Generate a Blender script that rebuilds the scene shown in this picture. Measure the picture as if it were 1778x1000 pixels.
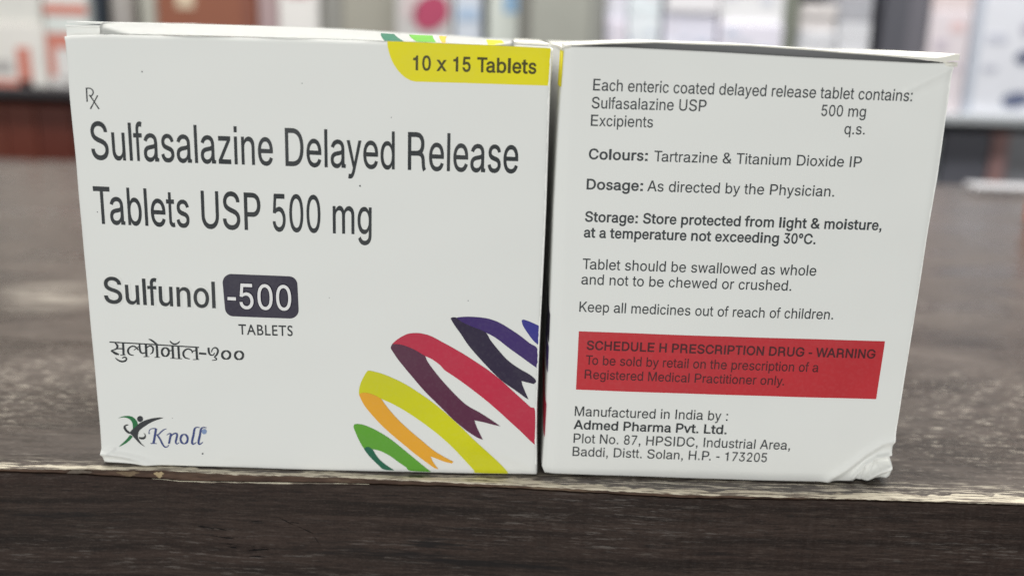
import bpy, math, random
import numpy as np
from mathutils import Vector, Matrix
from mathutils.geometry import delaunay_2d_cdt

for o in list(bpy.data.objects):
    bpy.data.objects.remove(o)
scene = bpy.context.scene
COL = scene.collection
random.seed(7)

CAM = {'f': 1661.75, 'pitch': 0.259997, 'roll': -0.02892, 'yaw': 0.007006, 'loc': [0.09124, -0.2019, 0.09784]}

# ------------------------------------------------------------------ camera
def build_camera():
    p, r, y = CAM['pitch'], CAM['roll'], CAM['yaw']
    cp, sp, cr, sr, cy, sy = math.cos(p), math.sin(p), math.cos(r), math.sin(r), math.cos(y), math.sin(y)
    f = Vector((sy*cp, cy*cp, -sp)); rt = Vector((cy, -sy, 0)); dn = f.cross(rt)
    r2 = cr*rt + sr*dn
    d2 = -sr*rt + cr*dn
    cam = bpy.data.cameras.new('camera')
    cam.sensor_width = 36.0
    cam.lens = CAM['f']*36.0/1778.0
    cam.clip_start = .01
    cam.clip_end = 50
    cam.dof.use_dof = True
    cam.dof.focus_distance = .2075
    cam.dof.aperture_fstop = 7.6
    cam.dof.aperture_blades = 0
    o = bpy.data.objects.new('camera', cam)
    m = Matrix.Identity(4)
    up, bk = -d2, -f
    for i in range(3):
        m[i][0], m[i][1], m[i][2], m[i][3] = r2[i], up[i], bk[i], CAM['loc'][i]
    o.matrix_world = m
    COL.objects.link(o)
    scene.camera = o
build_camera()

# ------------------------------------------------------------------ light
world = bpy.data.worlds.new('World')
scene.world = world
world.use_nodes = True
world.node_tree.nodes['Background'].inputs[0].default_value = (.97, .99, 1, 1)
world.node_tree.nodes['Background'].inputs[1].default_value = .20

def area(name, loc, target, sx, sy, power, col):
    l = bpy.data.lights.new(name, 'AREA')
    l.shape = 'RECTANGLE'; l.size = sx; l.size_y = sy
    l.energy = power; l.color = col
    o = bpy.data.objects.new(name, l)
    o.location = loc
    o.rotation_euler = (Vector(target)-Vector(loc)).to_track_quat('-Z', 'Y').to_euler()
    COL.objects.link(o)
area('ceiling_lamp', (.1, .38, 1.75), (.1, .36, 0), 1.8, .9, 64, (1, .985, .94))
area('front_fill', (-.35, -2.0, -.05), (.1, 0, .05), 2.2, 1.5, 34, (.985, 1, .968))  # unseen soft light added to fill the carton fronts
area('shelf_fill', (.12, .36, .82), (.12, .72, .10), 1.5, .08, 6.4, (.95, .97, 1))  # unseen light added to brighten the shelf fronts

scene.view_settings.view_transform = 'Standard'
scene.view_settings.look = 'None'
scene.view_settings.exposure = 0
scene.view_settings.gamma = 1
scene.view_settings.use_curve_mapping = False
scene.render.engine = 'CYCLES'
scene.cycles.max_bounces = 6
scene.cycles.use_denoising = True
scene.cycles.denoiser = 'OPENIMAGEDENOISE'
scene.cycles.denoising_input_passes = 'RGB_ALBEDO_NORMAL'
scene.cycles.denoising_prefilter = 'NONE'
scene.cycles.use_adaptive_sampling = False

# ------------------------------------------------------------------ materials
def lin(c):
    return tuple((x/255/12.92 if x/255 <= .04045 else ((x/255+.055)/1.055)**2.4) for x in c)

def mat_new(name):
    m = bpy.data.materials.new(name); m.use_nodes = True
    nt = m.node_tree
    return m, nt, nt.nodes['Principled BSDF']

def plain(name, rgb, rough=.5, spec=.4, metal=0, mottle=.06, scale=60):
    """a plain surface with a faint procedural mottle in tone and gloss"""
    m, nt, b = mat_new(name)
    tc = nt.nodes.new('ShaderNodeTexCoord'); n = nt.nodes.new('ShaderNodeTexNoise')
    n.inputs['Scale'].default_value = scale; n.inputs['Detail'].default_value = 4
    nt.links.new(tc.outputs['Object'], n.inputs['Vector'])
    mx = nt.nodes.new('ShaderNodeMix'); mx.data_type = 'RGBA'
    mx.inputs[6].default_value = (*[c*(1-mottle) for c in rgb], 1)
    mx.inputs[7].default_value = (*[min(1, c*(1+mottle)) for c in rgb], 1)
    nt.links.new(n.outputs[0], mx.inputs[0]); nt.links.new(mx.outputs[2], b.inputs['Base Color'])
    b.inputs['Roughness'].default_value = rough
    b.inputs['Specular IOR Level'].default_value = spec
    b.inputs['Metallic'].default_value = metal
    return m

def noise(nt, tc, scale, detail=5, rough=.55, sc=(1, 1, 1), off=(0, 0, 0)):
    mp = nt.nodes.new('ShaderNodeMapping'); mp.inputs['Scale'].default_value = sc; mp.inputs['Location'].default_value = off
    nt.links.new(tc.outputs['Object'], mp.inputs['Vector'])
    n = nt.nodes.new('ShaderNodeTexNoise'); n.inputs['Scale'].default_value = scale
    n.inputs['Detail'].default_value = detail; n.inputs['Roughness'].default_value = rough
    nt.links.new(mp.outputs[0], n.inputs['Vector'])
    return n.outputs[0]
def ramp(nt, src, a, b, ca=0, cb=1):
    r = nt.nodes.new('ShaderNodeMapRange'); r.inputs[1].default_value = a; r.inputs[2].default_value = b
    r.inputs[3].default_value = ca; r.inputs[4].default_value = cb
    r.interpolation_type = 'SMOOTHSTEP'
    nt.links.new(src, r.inputs[0]); return r.outputs[0]
def mul(nt, a, b):
    m = nt.nodes.new('ShaderNodeMath'); m.operation = 'MULTIPLY'
    for i, x in enumerate((a, b)):
        if isinstance(x, (int, float)): m.inputs[i].default_value = x
        else: nt.links.new(x, m.inputs[i])
    return m.outputs[0]
def mixc(nt, fac, a, b):
    m = nt.nodes.new('ShaderNodeMix'); m.data_type = 'RGBA'
    nt.links.new(fac, m.inputs[0])
    for i, x in ((6, a), (7, b)):
        if isinstance(x, tuple): m.inputs[i].default_value = (*x, 1)
        else: nt.links.new(x, m.inputs[i])
    return m.outputs[2]
def spot(nt, tc, cx, cy, rx, ry, inner=.25):
    mp = nt.nodes.new('ShaderNodeMapping'); mp.inputs['Scale'].default_value = (1/rx, 1/ry, 0); mp.inputs['Location'].default_value = (-cx/rx, -cy/ry, 0)
    nt.links.new(tc.outputs['Object'], mp.inputs['Vector'])
    v = nt.nodes.new('ShaderNodeVectorMath'); v.operation = 'LENGTH'; nt.links.new(mp.outputs[0], v.inputs[0])
    return ramp(nt, v.outputs['Value'], 1, inner)
def add(nt, a, b):
    m = nt.nodes.new('ShaderNodeMath'); m.operation = 'ADD'; m.use_clamp = True
    nt.links.new(a, m.inputs[0]); nt.links.new(b, m.inputs[1]); return m.outputs[0]
def bump(nt, b, h, strength, dist):
    bp = nt.nodes.new('ShaderNodeBump'); bp.inputs['Strength'].default_value = strength; bp.inputs['Distance'].default_value = dist
    nt.links.new(h, bp.inputs['Height']); nt.links.new(bp.outputs[0], b.inputs['Normal'])

def card_material(name, rgb):
    m, nt, b = mat_new(name)
    tc = nt.nodes.new('ShaderNodeTexCoord')
    big = noise(nt, tc, 28, 3)
    fine = noise(nt, tc, 900, 3)
    dirt = noise(nt, tc, 55, 6, .65, (1, 1, 2.2))
    c = mixc(nt, ramp(nt, big, .3, .7), tuple(x*.975 for x in rgb), rgb)
    c = mixc(nt, ramp(nt, dirt, .66, .8, 0, .12), c, (rgb[0]*.72, rgb[1]*.7, rgb[2]*.64))
    nt.links.new(c, b.inputs['Base Color'])
    nt.links.new(ramp(nt, big, .3, .7, .5, .62), b.inputs['Roughness'])
    b.inputs['Specular IOR Level'].default_value = .3
    h = nt.nodes.new('ShaderNodeMath'); h.operation = 'ADD'
    nt.links.new(mul(nt, fine, .25), h.inputs[0]); nt.links.new(big, h.inputs[1])
    bump(nt, b, h.outputs[0], .12, .0004)
    return m

def counter_top_material():
    m, nt, b = mat_new('worn_wood_laminate_top')
    tc = nt.nodes.new('ShaderNodeTexCoord')
    grain = noise(nt, tc, 1, 6, .65, (60, 420, 60))
    broad = noise(nt, tc, 1, 5, .6, (16, 34, 10))
    fine = noise(nt, tc, 1, 5, .75, (420, 2300, 200))
    c = mixc(nt, ramp(nt, grain, .32, .68), (.024, .017, .0135), (.073, .0555, .046))
    c = mixc(nt, ramp(nt, fine, .47, .68, 0, .85), c, (.135, .113, .099))
    c = mixc(nt, ramp(nt, fine, .45, .28, 0, .6), c, (.015, .0115, .0095))
    c = mixc(nt, ramp(nt, broad, .45, .70, 0, .7), c, (.115, .094, .081))
    c = mixc(nt, ramp(nt, broad, .46, .28, 0, .6), c, (.022, .0155, .0125))
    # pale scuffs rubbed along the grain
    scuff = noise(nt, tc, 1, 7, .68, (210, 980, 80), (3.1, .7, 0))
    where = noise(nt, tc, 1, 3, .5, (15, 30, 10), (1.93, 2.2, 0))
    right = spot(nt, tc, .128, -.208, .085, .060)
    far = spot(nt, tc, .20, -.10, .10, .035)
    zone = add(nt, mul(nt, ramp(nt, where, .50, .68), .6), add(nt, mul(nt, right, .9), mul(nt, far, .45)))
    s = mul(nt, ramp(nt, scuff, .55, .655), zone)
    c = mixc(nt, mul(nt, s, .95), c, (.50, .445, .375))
    # a larger pale patch left of the cartons, lamp sheen painted into the colour
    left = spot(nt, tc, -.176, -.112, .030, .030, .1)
    streaked = noise(nt, tc, 1, 5, .6, (34, 180, 80), (6, 2, 0))
    c = mixc(nt, mul(nt, ramp(nt, streaked, .36, .66), left), c, (.30, .265, .225))
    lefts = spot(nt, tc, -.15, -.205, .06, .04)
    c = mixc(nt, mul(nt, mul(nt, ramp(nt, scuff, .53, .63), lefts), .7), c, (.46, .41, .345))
    scr = noise(nt, tc, 1, 5, .65, (70, 900, 80), (8, 4, 0))
    c = mixc(nt, ramp(nt, scr, .61, .69, 0, .5), c, (.30, .265, .23))
    # the coating is rubbed away near the front edge
    sep = nt.nodes.new('ShaderNodeSeparateXYZ'); nt.links.new(tc.outputs['Object'], sep.inputs[0])
    near = ramp(nt, sep.outputs[1], -.2465, -.2535)
    rub = noise(nt, tc, 1, 6, .7, (110, 1300, 80), (2, 1, 4))
    c = mixc(nt, mul(nt, ramp(nt, rub, .50, .60), near), c, (.56, .50, .40))
    nt.links.new(c, b.inputs['Base Color'])
    nt.links.new(ramp(nt, broad, .3, .7, .20, .40), b.inputs['Roughness'])
    b.inputs['Specular IOR Level'].default_value = .38
    bump(nt, b, grain, .25, .0003)
    return m

def counter_front_material():
    m, nt, b = mat_new('dark_wood_grain_front')
    tc = nt.nodes.new('ShaderNodeTexCoord')
    grain = noise(nt, tc, 1, 7, .66, (11, 20, 330))
    fine = noise(nt, tc, 1, 6, .76, (190, 100, 2500), (1, 0, 3))
    grit = noise(nt, tc, 1, 3, .7, (1500, 100, 3600), (5, 0, 1))
    broad = noise(nt, tc, 1, 4, .55, (5, 10, 60), (4, 0, 2))
    c = mixc(nt, ramp(nt, grain, .38, .62), (.0155, .0096, .0076), (.042, .027, .0215))
    c = mixc(nt, ramp(nt, broad, .4, .66, 0, .6), c, (.040, .0225, .0175))
    c = mixc(nt, ramp(nt, fine, .52, .68, 0, .6), c, (.092, .069, .057))
    c = mixc(nt, ramp(nt, fine, .48, .36, 0, .8), c, (.011, .008, .007))
    c = mixc(nt, ramp(nt, grit, .52, .72, 0, .28), c, (.092, .074, .064))
    c = mixc(nt, ramp(nt, grit, .48, .30, 0, .4), c, (.014, .010, .009))
    pale = noise(nt, tc, 1, 6, .7, (150, 10, 2100), (2, 5, 1))
    pw = noise(nt, tc, 1, 3, .5, (14, 10, 90), (7, 0, 0))
    c = mixc(nt, mul(nt, ramp(nt, pale, .55, .66), ramp(nt, pw, .43, .63, 0, .65)), c, (.155, .135, .122))
    dk = noise(nt, tc, 1, 6, .65, (22, 10, 420), (1.4, 0, 9))
    dw = noise(nt, tc, 1, 2, .5, (9, 10, 75), (3.3, 0, .4))
    c = mixc(nt, mul(nt, ramp(nt, dk, .54, .64), ramp(nt, dw, .52, .64, 0, .9)), c, (.010, .008, .008))
    nt.links.new(c, b.inputs['Base Color'])
    b.inputs['Roughness'].default_value = .6
    b.inputs['Specular IOR Level'].default_value = .16
    bump(nt, b, fine, .3, .00015)
    return m

def worn_edge_material():
    m, nt, b = mat_new('cream_worn_edge')
    tc = nt.nodes.new('ShaderNodeTexCoord')
    n = noise(nt, tc, 1, 6, .7, (170, 1900, 1500))
    n2 = noise(nt, tc, 1, 5, .65, (75, 900, 700), (3, 1, 0))
    c = mixc(nt, ramp(nt, n, .36, .52), (.16, .12, .09), (.60, .54, .42))
    c = mixc(nt, ramp(nt, n2, .53, .60, 0, .9), c, (.10, .075, .06))
    nt.links.new(c, b.inputs['Base Color']); b.inputs['Roughness'].default_value = .6
    bump(nt, b, n, .4, .0002)
    return m

def edge_band_material():
    m, nt, b = mat_new('brown_edge_band')
    tc = nt.nodes.new('ShaderNodeTexCoord')
    n = noise(nt, tc, 1, 6, .65, (120, 300, 700))
    n2 = noise(nt, tc, 1, 3, .6, (45, 200, 260), (5, 2, 0))
    c = mixc(nt, ramp(nt, n, .3, .7), (.040, .022, .016), (.115, .068, .046))
    c = mixc(nt, ramp(nt, n2, .56, .68, 0, .6), c, (.24, .18, .12))
    nt.links.new(c, b.inputs['Base Color']); b.inputs['Roughness'].default_value = .5; b.inputs['Specular IOR Level'].default_value = .15
    bump(nt, b, n, .3, .0002)
    return m

M = {}
M['card'] = card_material('white_coated_card', (.80, .80, .775))
M['card_raw'] = card_material('uncoated_card_edge', (.80, .775, .70))
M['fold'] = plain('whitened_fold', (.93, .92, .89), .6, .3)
M['card_in_shade'] = plain('card_inside_shade', (.30, .30, .31), .8, .2)  # greyed card colour holds the shade inside the carton
INK = dict(ink=(41, 45, 48), ink_grey=(55, 59, 62), band=(226, 214, 22), band_ink=(70, 66, 10), badge=(44, 38, 58), white=(238, 236, 236),
    green=(92, 160, 44), dark_green=(22, 98, 72), orange=(232, 166, 42), yellow=(202, 202, 22), crimson=(190, 36, 66),
    maroon=(86, 34, 62), navy=(40, 28, 56), indigo=(58, 34, 102), blue=(52, 50, 138), warning=(190, 44, 52), warning_ink=(74, 20, 27),
    logo_green=(28, 110, 60), logo_grey=(48, 50, 54), logo_blue=(54, 68, 124), logo_pale=(128, 148, 186))
def printed(name, rgb):
    m, nt, b = mat_new(name)
    tc = nt.nodes.new('ShaderNodeTexCoord')
    big = noise(nt, tc, 40, 4); fine = noise(nt, tc, 1400, 3); wear = noise(nt, tc, 420, 4, .7); wz = noise(nt, tc, 70, 2)
    c = mixc(nt, ramp(nt, big, .3, .7), tuple(x*.93 for x in rgb), tuple(min(1, x*1.05) for x in rgb))
    c = mixc(nt, ramp(nt, fine, .4, .75, 0, .02), c, (.6, .6, .58))
    c = mixc(nt, mul(nt, ramp(nt, wear, .70, .76), ramp(nt, wz, .56, .70, 0, .3)), c, (.7, .68, .66))
    nt.links.new(c, b.inputs['Base Color'])
    nt.links.new(ramp(nt, big, .3, .7, .42, .62), b.inputs['Roughness'])
    b.inputs['Specular IOR Level'].default_value = .28
    return m
INK['band'] = (232, 220, 10); INK['yellow'] = (208, 206, 10)
for k, c in INK.items():
    M[k] = printed('printed_'+k, lin(c))
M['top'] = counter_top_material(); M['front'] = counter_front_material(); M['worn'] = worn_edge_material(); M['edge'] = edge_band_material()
M['chip'] = plain('exposed_particle_board', (.42, .32, .19), .8, .2, 0, .35, 1800)
M['chip_grey'] = plain('dusty_chip', (.13, .105, .085), .8, .2, 0, .5, 1600); M['chip_tan'] = plain('rubbed_tan_chip', (.17, .12, .075), .7, .2, 0, .6, 1400)
M['dent'] = plain('dark_dent', (.007, .006, .006), .7, .1, 0, .6, 1500)
M['groove'] = plain('dark_groove', (.008, .006, .005), .8, .1)

# ------------------------------------------------------------------ measured outlines and letter shapes
Y_LEFT = -0.0011
CARTON_R = [0.1016, -0.0007, -0.00325]
W_L = 99.338
DEPTH = 79.637
L_LEFT = [(0.2, 94.59), (0.38, 93.35), (0.35, 90.5), (0.32, 88.21), (0.18, 82.87), (0.34, 69.35), (0.32, 48.25), (0.39, 28.68), (0.45, 9.52), (0.34, 4.16), (-0.04, 2.16), (0.44, 0.53)]
L_RIGHT = [(99.37, 94.98), (99.2, 87.51), (99.24, 76.92), (99.31, 62.33), (99.21, 49.75), (99.05, 36.76), (98.94, 26.06), (98.92, 17.85), (99.1, 9.49), (99.48, 0.52)]
L_BOT = [(0.44, 0.53), (17.94, 0.38), (54.48, 0.19), (75.55, 0.28), (99.48, 0.52)]
L_TOP = [(0.2, 94.59), (1.92, 94.92), (8.12, 95.23), (28.19, 95.37), (52.72, 95.49), (76.11, 95.41), (99.37, 94.98)]
R_LEFT = [(0.31, 95.39), (0.1, 87.9), (-0.18, 76.94), (-0.38, 62.32), (-0.35, 36.7), (-0.37, 26.26), (-0.4, 15.4), (-0.51, 8.38), (-0.71, 1.95), (-0.2, 0.67)]
R_RIGHT = [(80.11, 94.42), (80.01, 83.72), (80.06, 70.76), (79.68, 59.62), (79.35, 40.34), (78.97, 21.48), (78.82, 9.45), (78.89, 8.03), (78.49, 6.6), (79.07, 5.19), (79.6, 3.62), (79.03, 1.88), (78.45, 1.28)]
R_BOT = [(-0.2, 0.67), (33.4, 0.45), (46.65, 0.34), (64.78, 0.44), (73.1, 0.62), (78.45, 1.28)]
R_TOP = [(0.31, 95.39), (2.07, 95.52), (12.28, 95.64), (31.24, 95.27), (48.48, 94.75), (61.59, 94.48), (73.41, 94.24), (80.11, 94.42)]
R_LID_TOP = [(0.06, 95.72), (0.74, 96.31), (2.62, 96.42), (9.63, 96.96), (18.98, 97.45), (26.02, 97.36), (37.76, 97.35), (49.54, 96.94), (56.87, 96.52), (67.27, 96.12), (76.02, 95.83), (77.87, 96.08), (79.9, 96.65)]
R_LID_BOT = [(0.08, 95.27), (0.77, 95.63), (2.65, 95.74), (9.66, 96.39), (19.01, 96.99), (26.06, 96.85), (37.82, 96.67), (49.62, 96.2), (56.94, 95.89), (67.37, 95.38), (73.31, 94.98), (77.14, 94.57), (80.15, 95.0)]
L_RISE = [(0.43, 2.42), (8.03, 2.36), (22.3, 2.34), (43.36, 2.18), (52.71, 1.95), (65.58, 1.47), (76.1, 1.36), (86.63, 1.0), (99.14, 0.94)]
TEXT_L = {'heading': [('Sulfasalazine Delayed Release', 0, 3.88, 69.89, 93.16, 69.49, 7.74), ('Tablets USP 500 mg', 0, 3.5, 56.22, 62.39, 55.56, 7.89)], 'name': [('Sulfunol', 0, 4.07, 38.7, 28.36, 38.38, 5.78)], 'strength': [('-500', 0, 31.04, 38.45, 44.83, 38.26, 5.59)], 'tablets': [('TABLETS', 2, 33.05, 32.4, 44.9, 32.39, 2.33)], 'quantity': [('10 x 15 Tablets', 1, 71.12, 89.92, 96.33, 89.86, 2.96)]}
TEXT_R = {'composition': [('Each enteric coated delayed release tablet contains:', 0, 6.55, 86.89, 72.45, 86.53, 2.32), ('Sulfasalazine USP', 0, 6.43, 83.25, 30.14, 83.31, 2.3), ('Excipients', 0, 6.44, 79.65, 19.35, 79.69, 2.28), ('500 mg', 0, 54.02, 83.04, 63.27, 83.06, 2.26), ('q.s.', 0, 59.21, 79.45, 63.5, 79.48, 2.25), ('Colours:', 1, 6.34, 72.72, 18.68, 72.72, 2.24), ('Tartrazine & Titanium Dioxide IP', 0, 20.03, 72.7, 63.57, 72.68, 2.2)], 'dosage': [('Dosage:', 1, 6.19, 66.36, 18.08, 66.38, 2.24), ('As directed by the Physician.', 0, 19.0, 66.39, 58.54, 66.35, 2.24)], 'storage': [('Storage: Store protected from light & moisture,', 1, 6.17, 59.44, 69.5, 59.38, 2.24), ('at a temperature not exceeding 30°C.', 1, 6.08, 56.0, 55.67, 56.0, 2.26), ('Tablet should be swallowed as whole', 0, 6.15, 49.03, 56.59, 49.07, 2.31), ('and not to be chewed or crushed.', 0, 6.04, 45.62, 51.58, 45.58, 2.3), ('Keep all medicines out of reach of children.', 0, 5.89, 39.43, 61.41, 39.33, 2.29)], 'warning': [('SCHEDULE H PRESCRIPTION DRUG - WARNING', 1, 7.89, 30.77, 71.75, 30.58, 2.11), ('To be sold by retail on the prescription of a', 0, 7.89, 27.31, 59.53, 27.11, 2.16), ('Registered Medical Practitioner only.', 0, 7.78, 23.96, 52.22, 23.79, 2.12)], 'maker': [('Manufactured in India by :', 0, 5.99, 15.0, 40.45, 14.89, 2.29), ('Admed Pharma Pvt. Ltd.', 1, 5.85, 11.78, 40.47, 11.58, 2.24), ('Plot No. 87, HPSIDC, Industrial Area,', 0, 6.0, 8.42, 55.24, 8.2, 2.28), ('Baddi, Distt. Solan, H.P. - 173205', 0, 5.92, 5.2, 50.26, 4.97, 2.24)]}
POLY = {'green': [(57.83, 11.25), (58.09, 11.84), (58.8, 11.9), (60.04, 11.71), (61.7, 11.04), (63.77, 9.93), (66.26, 8.25), (68.76, 6.15), (71.28, 3.94), (73.81, 1.73), (75.37, 0.44), (70.65, 0.58), (69.6, 1.47), (67.92, 2.71), (66.24, 4.03), (64.57, 5.03), (63.32, 5.54), (62.27, 5.74), (61.85, 5.91), (61.23, 6.3), (60.6, 6.28), (60.1, 5.9), (59.56, 6.79), (58.83, 8.35), (58.23, 9.91)], 'dark_green': [(60.1, 5.9), (60.6, 6.28), (61.23, 6.3), (61.85, 5.91), (62.27, 5.37), (62.8, 4.39), (63.72, 3.14), (65.18, 1.85), (66.94, 0.61), (64.54, 0.78), (63.08, 2.11), (61.62, 3.67), (60.59, 5.01)], 'orange': [(59.22, 19.05), (59.72, 19.42), (60.75, 19.53), (61.98, 19.26), (63.22, 18.72), (64.16, 18.09), (64.85, 17.01), (66.29, 15.05), (68.36, 12.66), (70.85, 10.27), (73.36, 8.09), (75.88, 5.89), (78.41, 4.28), (80.44, 3.2), (80.11, 2.73), (78.42, 3.14), (76.74, 3.78), (75.26, 4.37), (75.69, 3.15), (76.97, 1.26), (76.12, 1.47), (74.22, 2.88), (71.7, 4.86), (69.18, 7.06), (66.68, 9.25), (64.2, 11.65), (62.14, 14.05), (60.51, 16.22), (59.62, 17.96)], 'yellow': [(59.22, 19.05), (59.19, 19.71), (59.33, 20.81), (59.75, 22.13), (60.39, 23.46), (61.01, 24.52), (61.42, 24.79), (62.45, 24.65), (64.28, 24.18), (66.74, 23.2), (69.61, 21.76), (72.49, 19.86), (75.39, 17.74), (78.3, 15.3), (81.24, 12.58), (83.78, 10.05), (86.33, 7.55), (88.46, 5.47), (90.61, 3.34), (92.56, 1.29), (92.96, 0.52), (85.7, 0.55), (85.19, 1.13), (83.04, 3.59), (80.48, 6.48), (77.53, 9.33), (74.59, 11.72), (71.68, 13.87), (68.78, 15.79), (66.3, 17.18), (64.45, 18.01), (63.22, 18.72), (61.98, 19.26), (60.75, 19.53), (59.72, 19.42)], 'crimson': [(66.69, 31.18), (67.58, 32.06), (68.8, 32.94), (70.22, 33.62), (72.04, 33.84), (73.67, 33.63), (75.29, 33.13), (77.33, 32.03), (79.78, 30.69), (82.24, 29.26), (85.13, 27.4), (87.61, 25.74), (90.54, 23.44), (93.06, 21.1), (95.61, 18.75), (97.53, 16.95), (98.64, 15.96), (98.79, 7.85), (97.58, 8.99), (95.42, 11.18), (92.86, 13.57), (90.31, 15.95), (87.35, 18.52), (84.42, 20.86), (81.93, 22.76), (79.85, 24.22), (78.2, 25.35), (77.17, 26.53), (75.32, 27.86), (73.89, 28.51), (73.28, 28.92), (71.65, 29.91), (70.02, 30.63), (68.39, 31.1)], 'maroon': [(66.69, 31.18), (68.39, 31.1), (70.02, 30.63), (71.65, 29.91), (73.28, 28.92), (73.89, 28.51), (74.51, 27.11), (76.16, 24.77), (78.23, 22.22), (80.74, 19.44), (83.25, 17.08), (86.18, 15.39), (88.7, 13.77), (90.94, 12.18), (89.14, 12.58), (87.05, 13.1), (85.05, 13.49), (85.62, 11.81), (87.05, 8.83), (85.45, 9.55), (82.92, 11.28), (79.98, 13.88), (77.05, 16.91), (74.14, 19.91), (71.66, 22.9), (69.61, 25.45), (67.98, 27.57), (66.76, 29.47), (66.36, 30.32)], 'navy': [(79.42, 37.35), (79.9, 37.61), (80.71, 37.51), (81.73, 36.7), (83.76, 35.7), (85.8, 34.91), (87.23, 34.18), (88.28, 32.43), (89.96, 30.34), (92.06, 28.03), (94.56, 26.16), (97.07, 24.71), (98.33, 23.65), (98.64, 23.01), (98.17, 22.43), (96.92, 22.74), (95.35, 23.13), (95.72, 21.83), (97.05, 18.8), (96.42, 19.13), (94.31, 20.7), (91.37, 22.8), (88.86, 25.13), (85.93, 28.29), (83.43, 31.22), (81.77, 33.73), (80.32, 35.81)], 'indigo': [(80.71, 37.51), (81.71, 37.71), (83.73, 37.81), (86.15, 37.66), (88.18, 37.3), (90.21, 36.51), (92.27, 35.3), (94.74, 33.67), (96.83, 32.03), (98.71, 30.58), (98.74, 26.19), (96.98, 27.43), (94.89, 28.97), (92.39, 30.75), (89.9, 32.69), (88.26, 33.7), (87.23, 34.18), (85.8, 34.91), (83.76, 35.7), (81.73, 36.7)], 'blue': [(94.96, 37.19), (95.44, 37.38), (97.07, 36.83), (98.8, 36.04), (98.75, 31.65), (97.62, 32.69), (96.35, 34.36), (95.28, 36.02)], 'band': [(65.88, 95.52), (65.88, 94.93), (65.97, 94.2), (66.33, 92.87), (66.72, 91.84), (67.23, 90.87), (68.0, 89.79), (68.76, 89.0), (69.53, 88.39), (70.6, 87.85), (71.68, 87.64), (80.9, 87.66), (90.14, 87.61), (98.88, 87.59), (99.15, 95.03), (89.94, 95.25), (80.79, 95.35), (71.66, 95.48)], 'logo_green': [(4.82, 11.67), (5.57, 12.02), (6.39, 12.26), (7.2, 12.32), (7.99, 12.17), (8.59, 11.72), (9.0, 11.13), (9.2, 10.32), (8.93, 9.74), (8.42, 9.3), (7.95, 9.11), (7.98, 9.54), (8.01, 10.32), (7.82, 11.01), (7.38, 11.52), (6.68, 11.84), (5.88, 11.87)], 'logo_leg': [(7.2, 7.7), (7.56, 7.53), (7.82, 7.28), (7.25, 6.57), (6.21, 5.66), (5.2, 5.02), (4.44, 4.69), (4.88, 5.15), (5.93, 6.18), (6.72, 7.07)], 'logo_body': [(15.19, 12.13), (14.04, 11.7), (12.89, 11.24), (11.72, 10.6), (10.71, 9.88), (9.86, 9.25), (9.33, 8.63), (9.07, 7.92), (8.99, 7.23), (9.18, 6.53), (9.61, 5.76), (10.13, 5.16), (10.48, 4.86), (9.89, 5.19), (9.13, 5.83), (8.39, 6.69), (7.8, 7.54), (7.28, 8.05), (7.22, 8.31), (7.48, 8.66), (7.92, 9.11), (8.61, 9.73), (9.47, 10.54), (10.48, 11.17), (11.79, 11.69), (13.1, 12.02), (14.39, 12.16)], 'logo_head': [(10.46, 11.69), (10.43, 11.5), (10.35, 11.32), (10.23, 11.17), (10.08, 11.05), (9.91, 10.97), (9.74, 10.94), (9.57, 10.96), (9.41, 11.03), (9.28, 11.14), (9.18, 11.29), (9.13, 11.46), (9.12, 11.65), (9.15, 11.84), (9.23, 12.02), (9.35, 12.17), (9.5, 12.29), (9.67, 12.36), (9.84, 12.39), (10.01, 12.37), (10.17, 12.31), (10.3, 12.2), (10.4, 12.05), (10.45, 11.88)], 'logo_hook': [(7.04, 10.19), (6.64, 10.23), (6.22, 10.05), (5.93, 9.75), (5.89, 9.22), (6.2, 8.63), (6.64, 8.17), (7.03, 7.97), (7.32, 7.96), (7.22, 8.36), (6.84, 8.7), (6.51, 9.16), (6.38, 9.62), (6.62, 9.94), (7.06, 10.02)], 'logo_hook2': [(9.23, 7.28), (9.87, 7.22), (10.37, 7.4), (10.59, 7.85), (10.32, 8.34), (10.66, 8.06), (10.83, 7.54), (10.7, 7.06), (10.32, 6.74), (9.83, 6.67), (9.2, 6.85)], 'logo_disc': [(24.65, 9.02), (24.61, 8.82), (24.52, 8.63), (24.38, 8.48), (24.22, 8.38), (24.03, 8.35), (23.86, 8.37), (23.7, 8.46), (23.58, 8.61), (23.51, 8.79), (23.49, 8.99), (23.53, 9.2), (23.62, 9.38), (23.76, 9.53), (23.93, 9.63), (24.11, 9.67), (24.28, 9.64), (24.44, 9.55), (24.56, 9.41), (24.63, 9.23)], 'badge': [(30.14, 44.1), (30.2, 44.47), (30.32, 44.83), (30.51, 45.16), (30.75, 45.46), (31.04, 45.7), (31.37, 45.89), (31.72, 46.01), (32.08, 46.05), (44.49, 45.91), (44.85, 45.88), (45.2, 45.78), (45.52, 45.61), (45.79, 45.38), (46.02, 45.09), (46.18, 44.76), (46.28, 44.4), (46.3, 44.03), (46.36, 38.37), (46.32, 37.99), (46.2, 37.62), (46.02, 37.28), (45.78, 36.98), (45.49, 36.73), (45.16, 36.54), (44.81, 36.42), (44.44, 36.37), (32.14, 36.53), (31.77, 36.56), (31.42, 36.66), (31.11, 36.84), (30.83, 37.07), (30.61, 37.36), (30.46, 37.7), (30.37, 38.06), (30.35, 38.45)], 'warning': [(6.02, 34.95), (73.51, 34.63), (73.32, 20.98), (6.01, 21.27)]}
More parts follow.
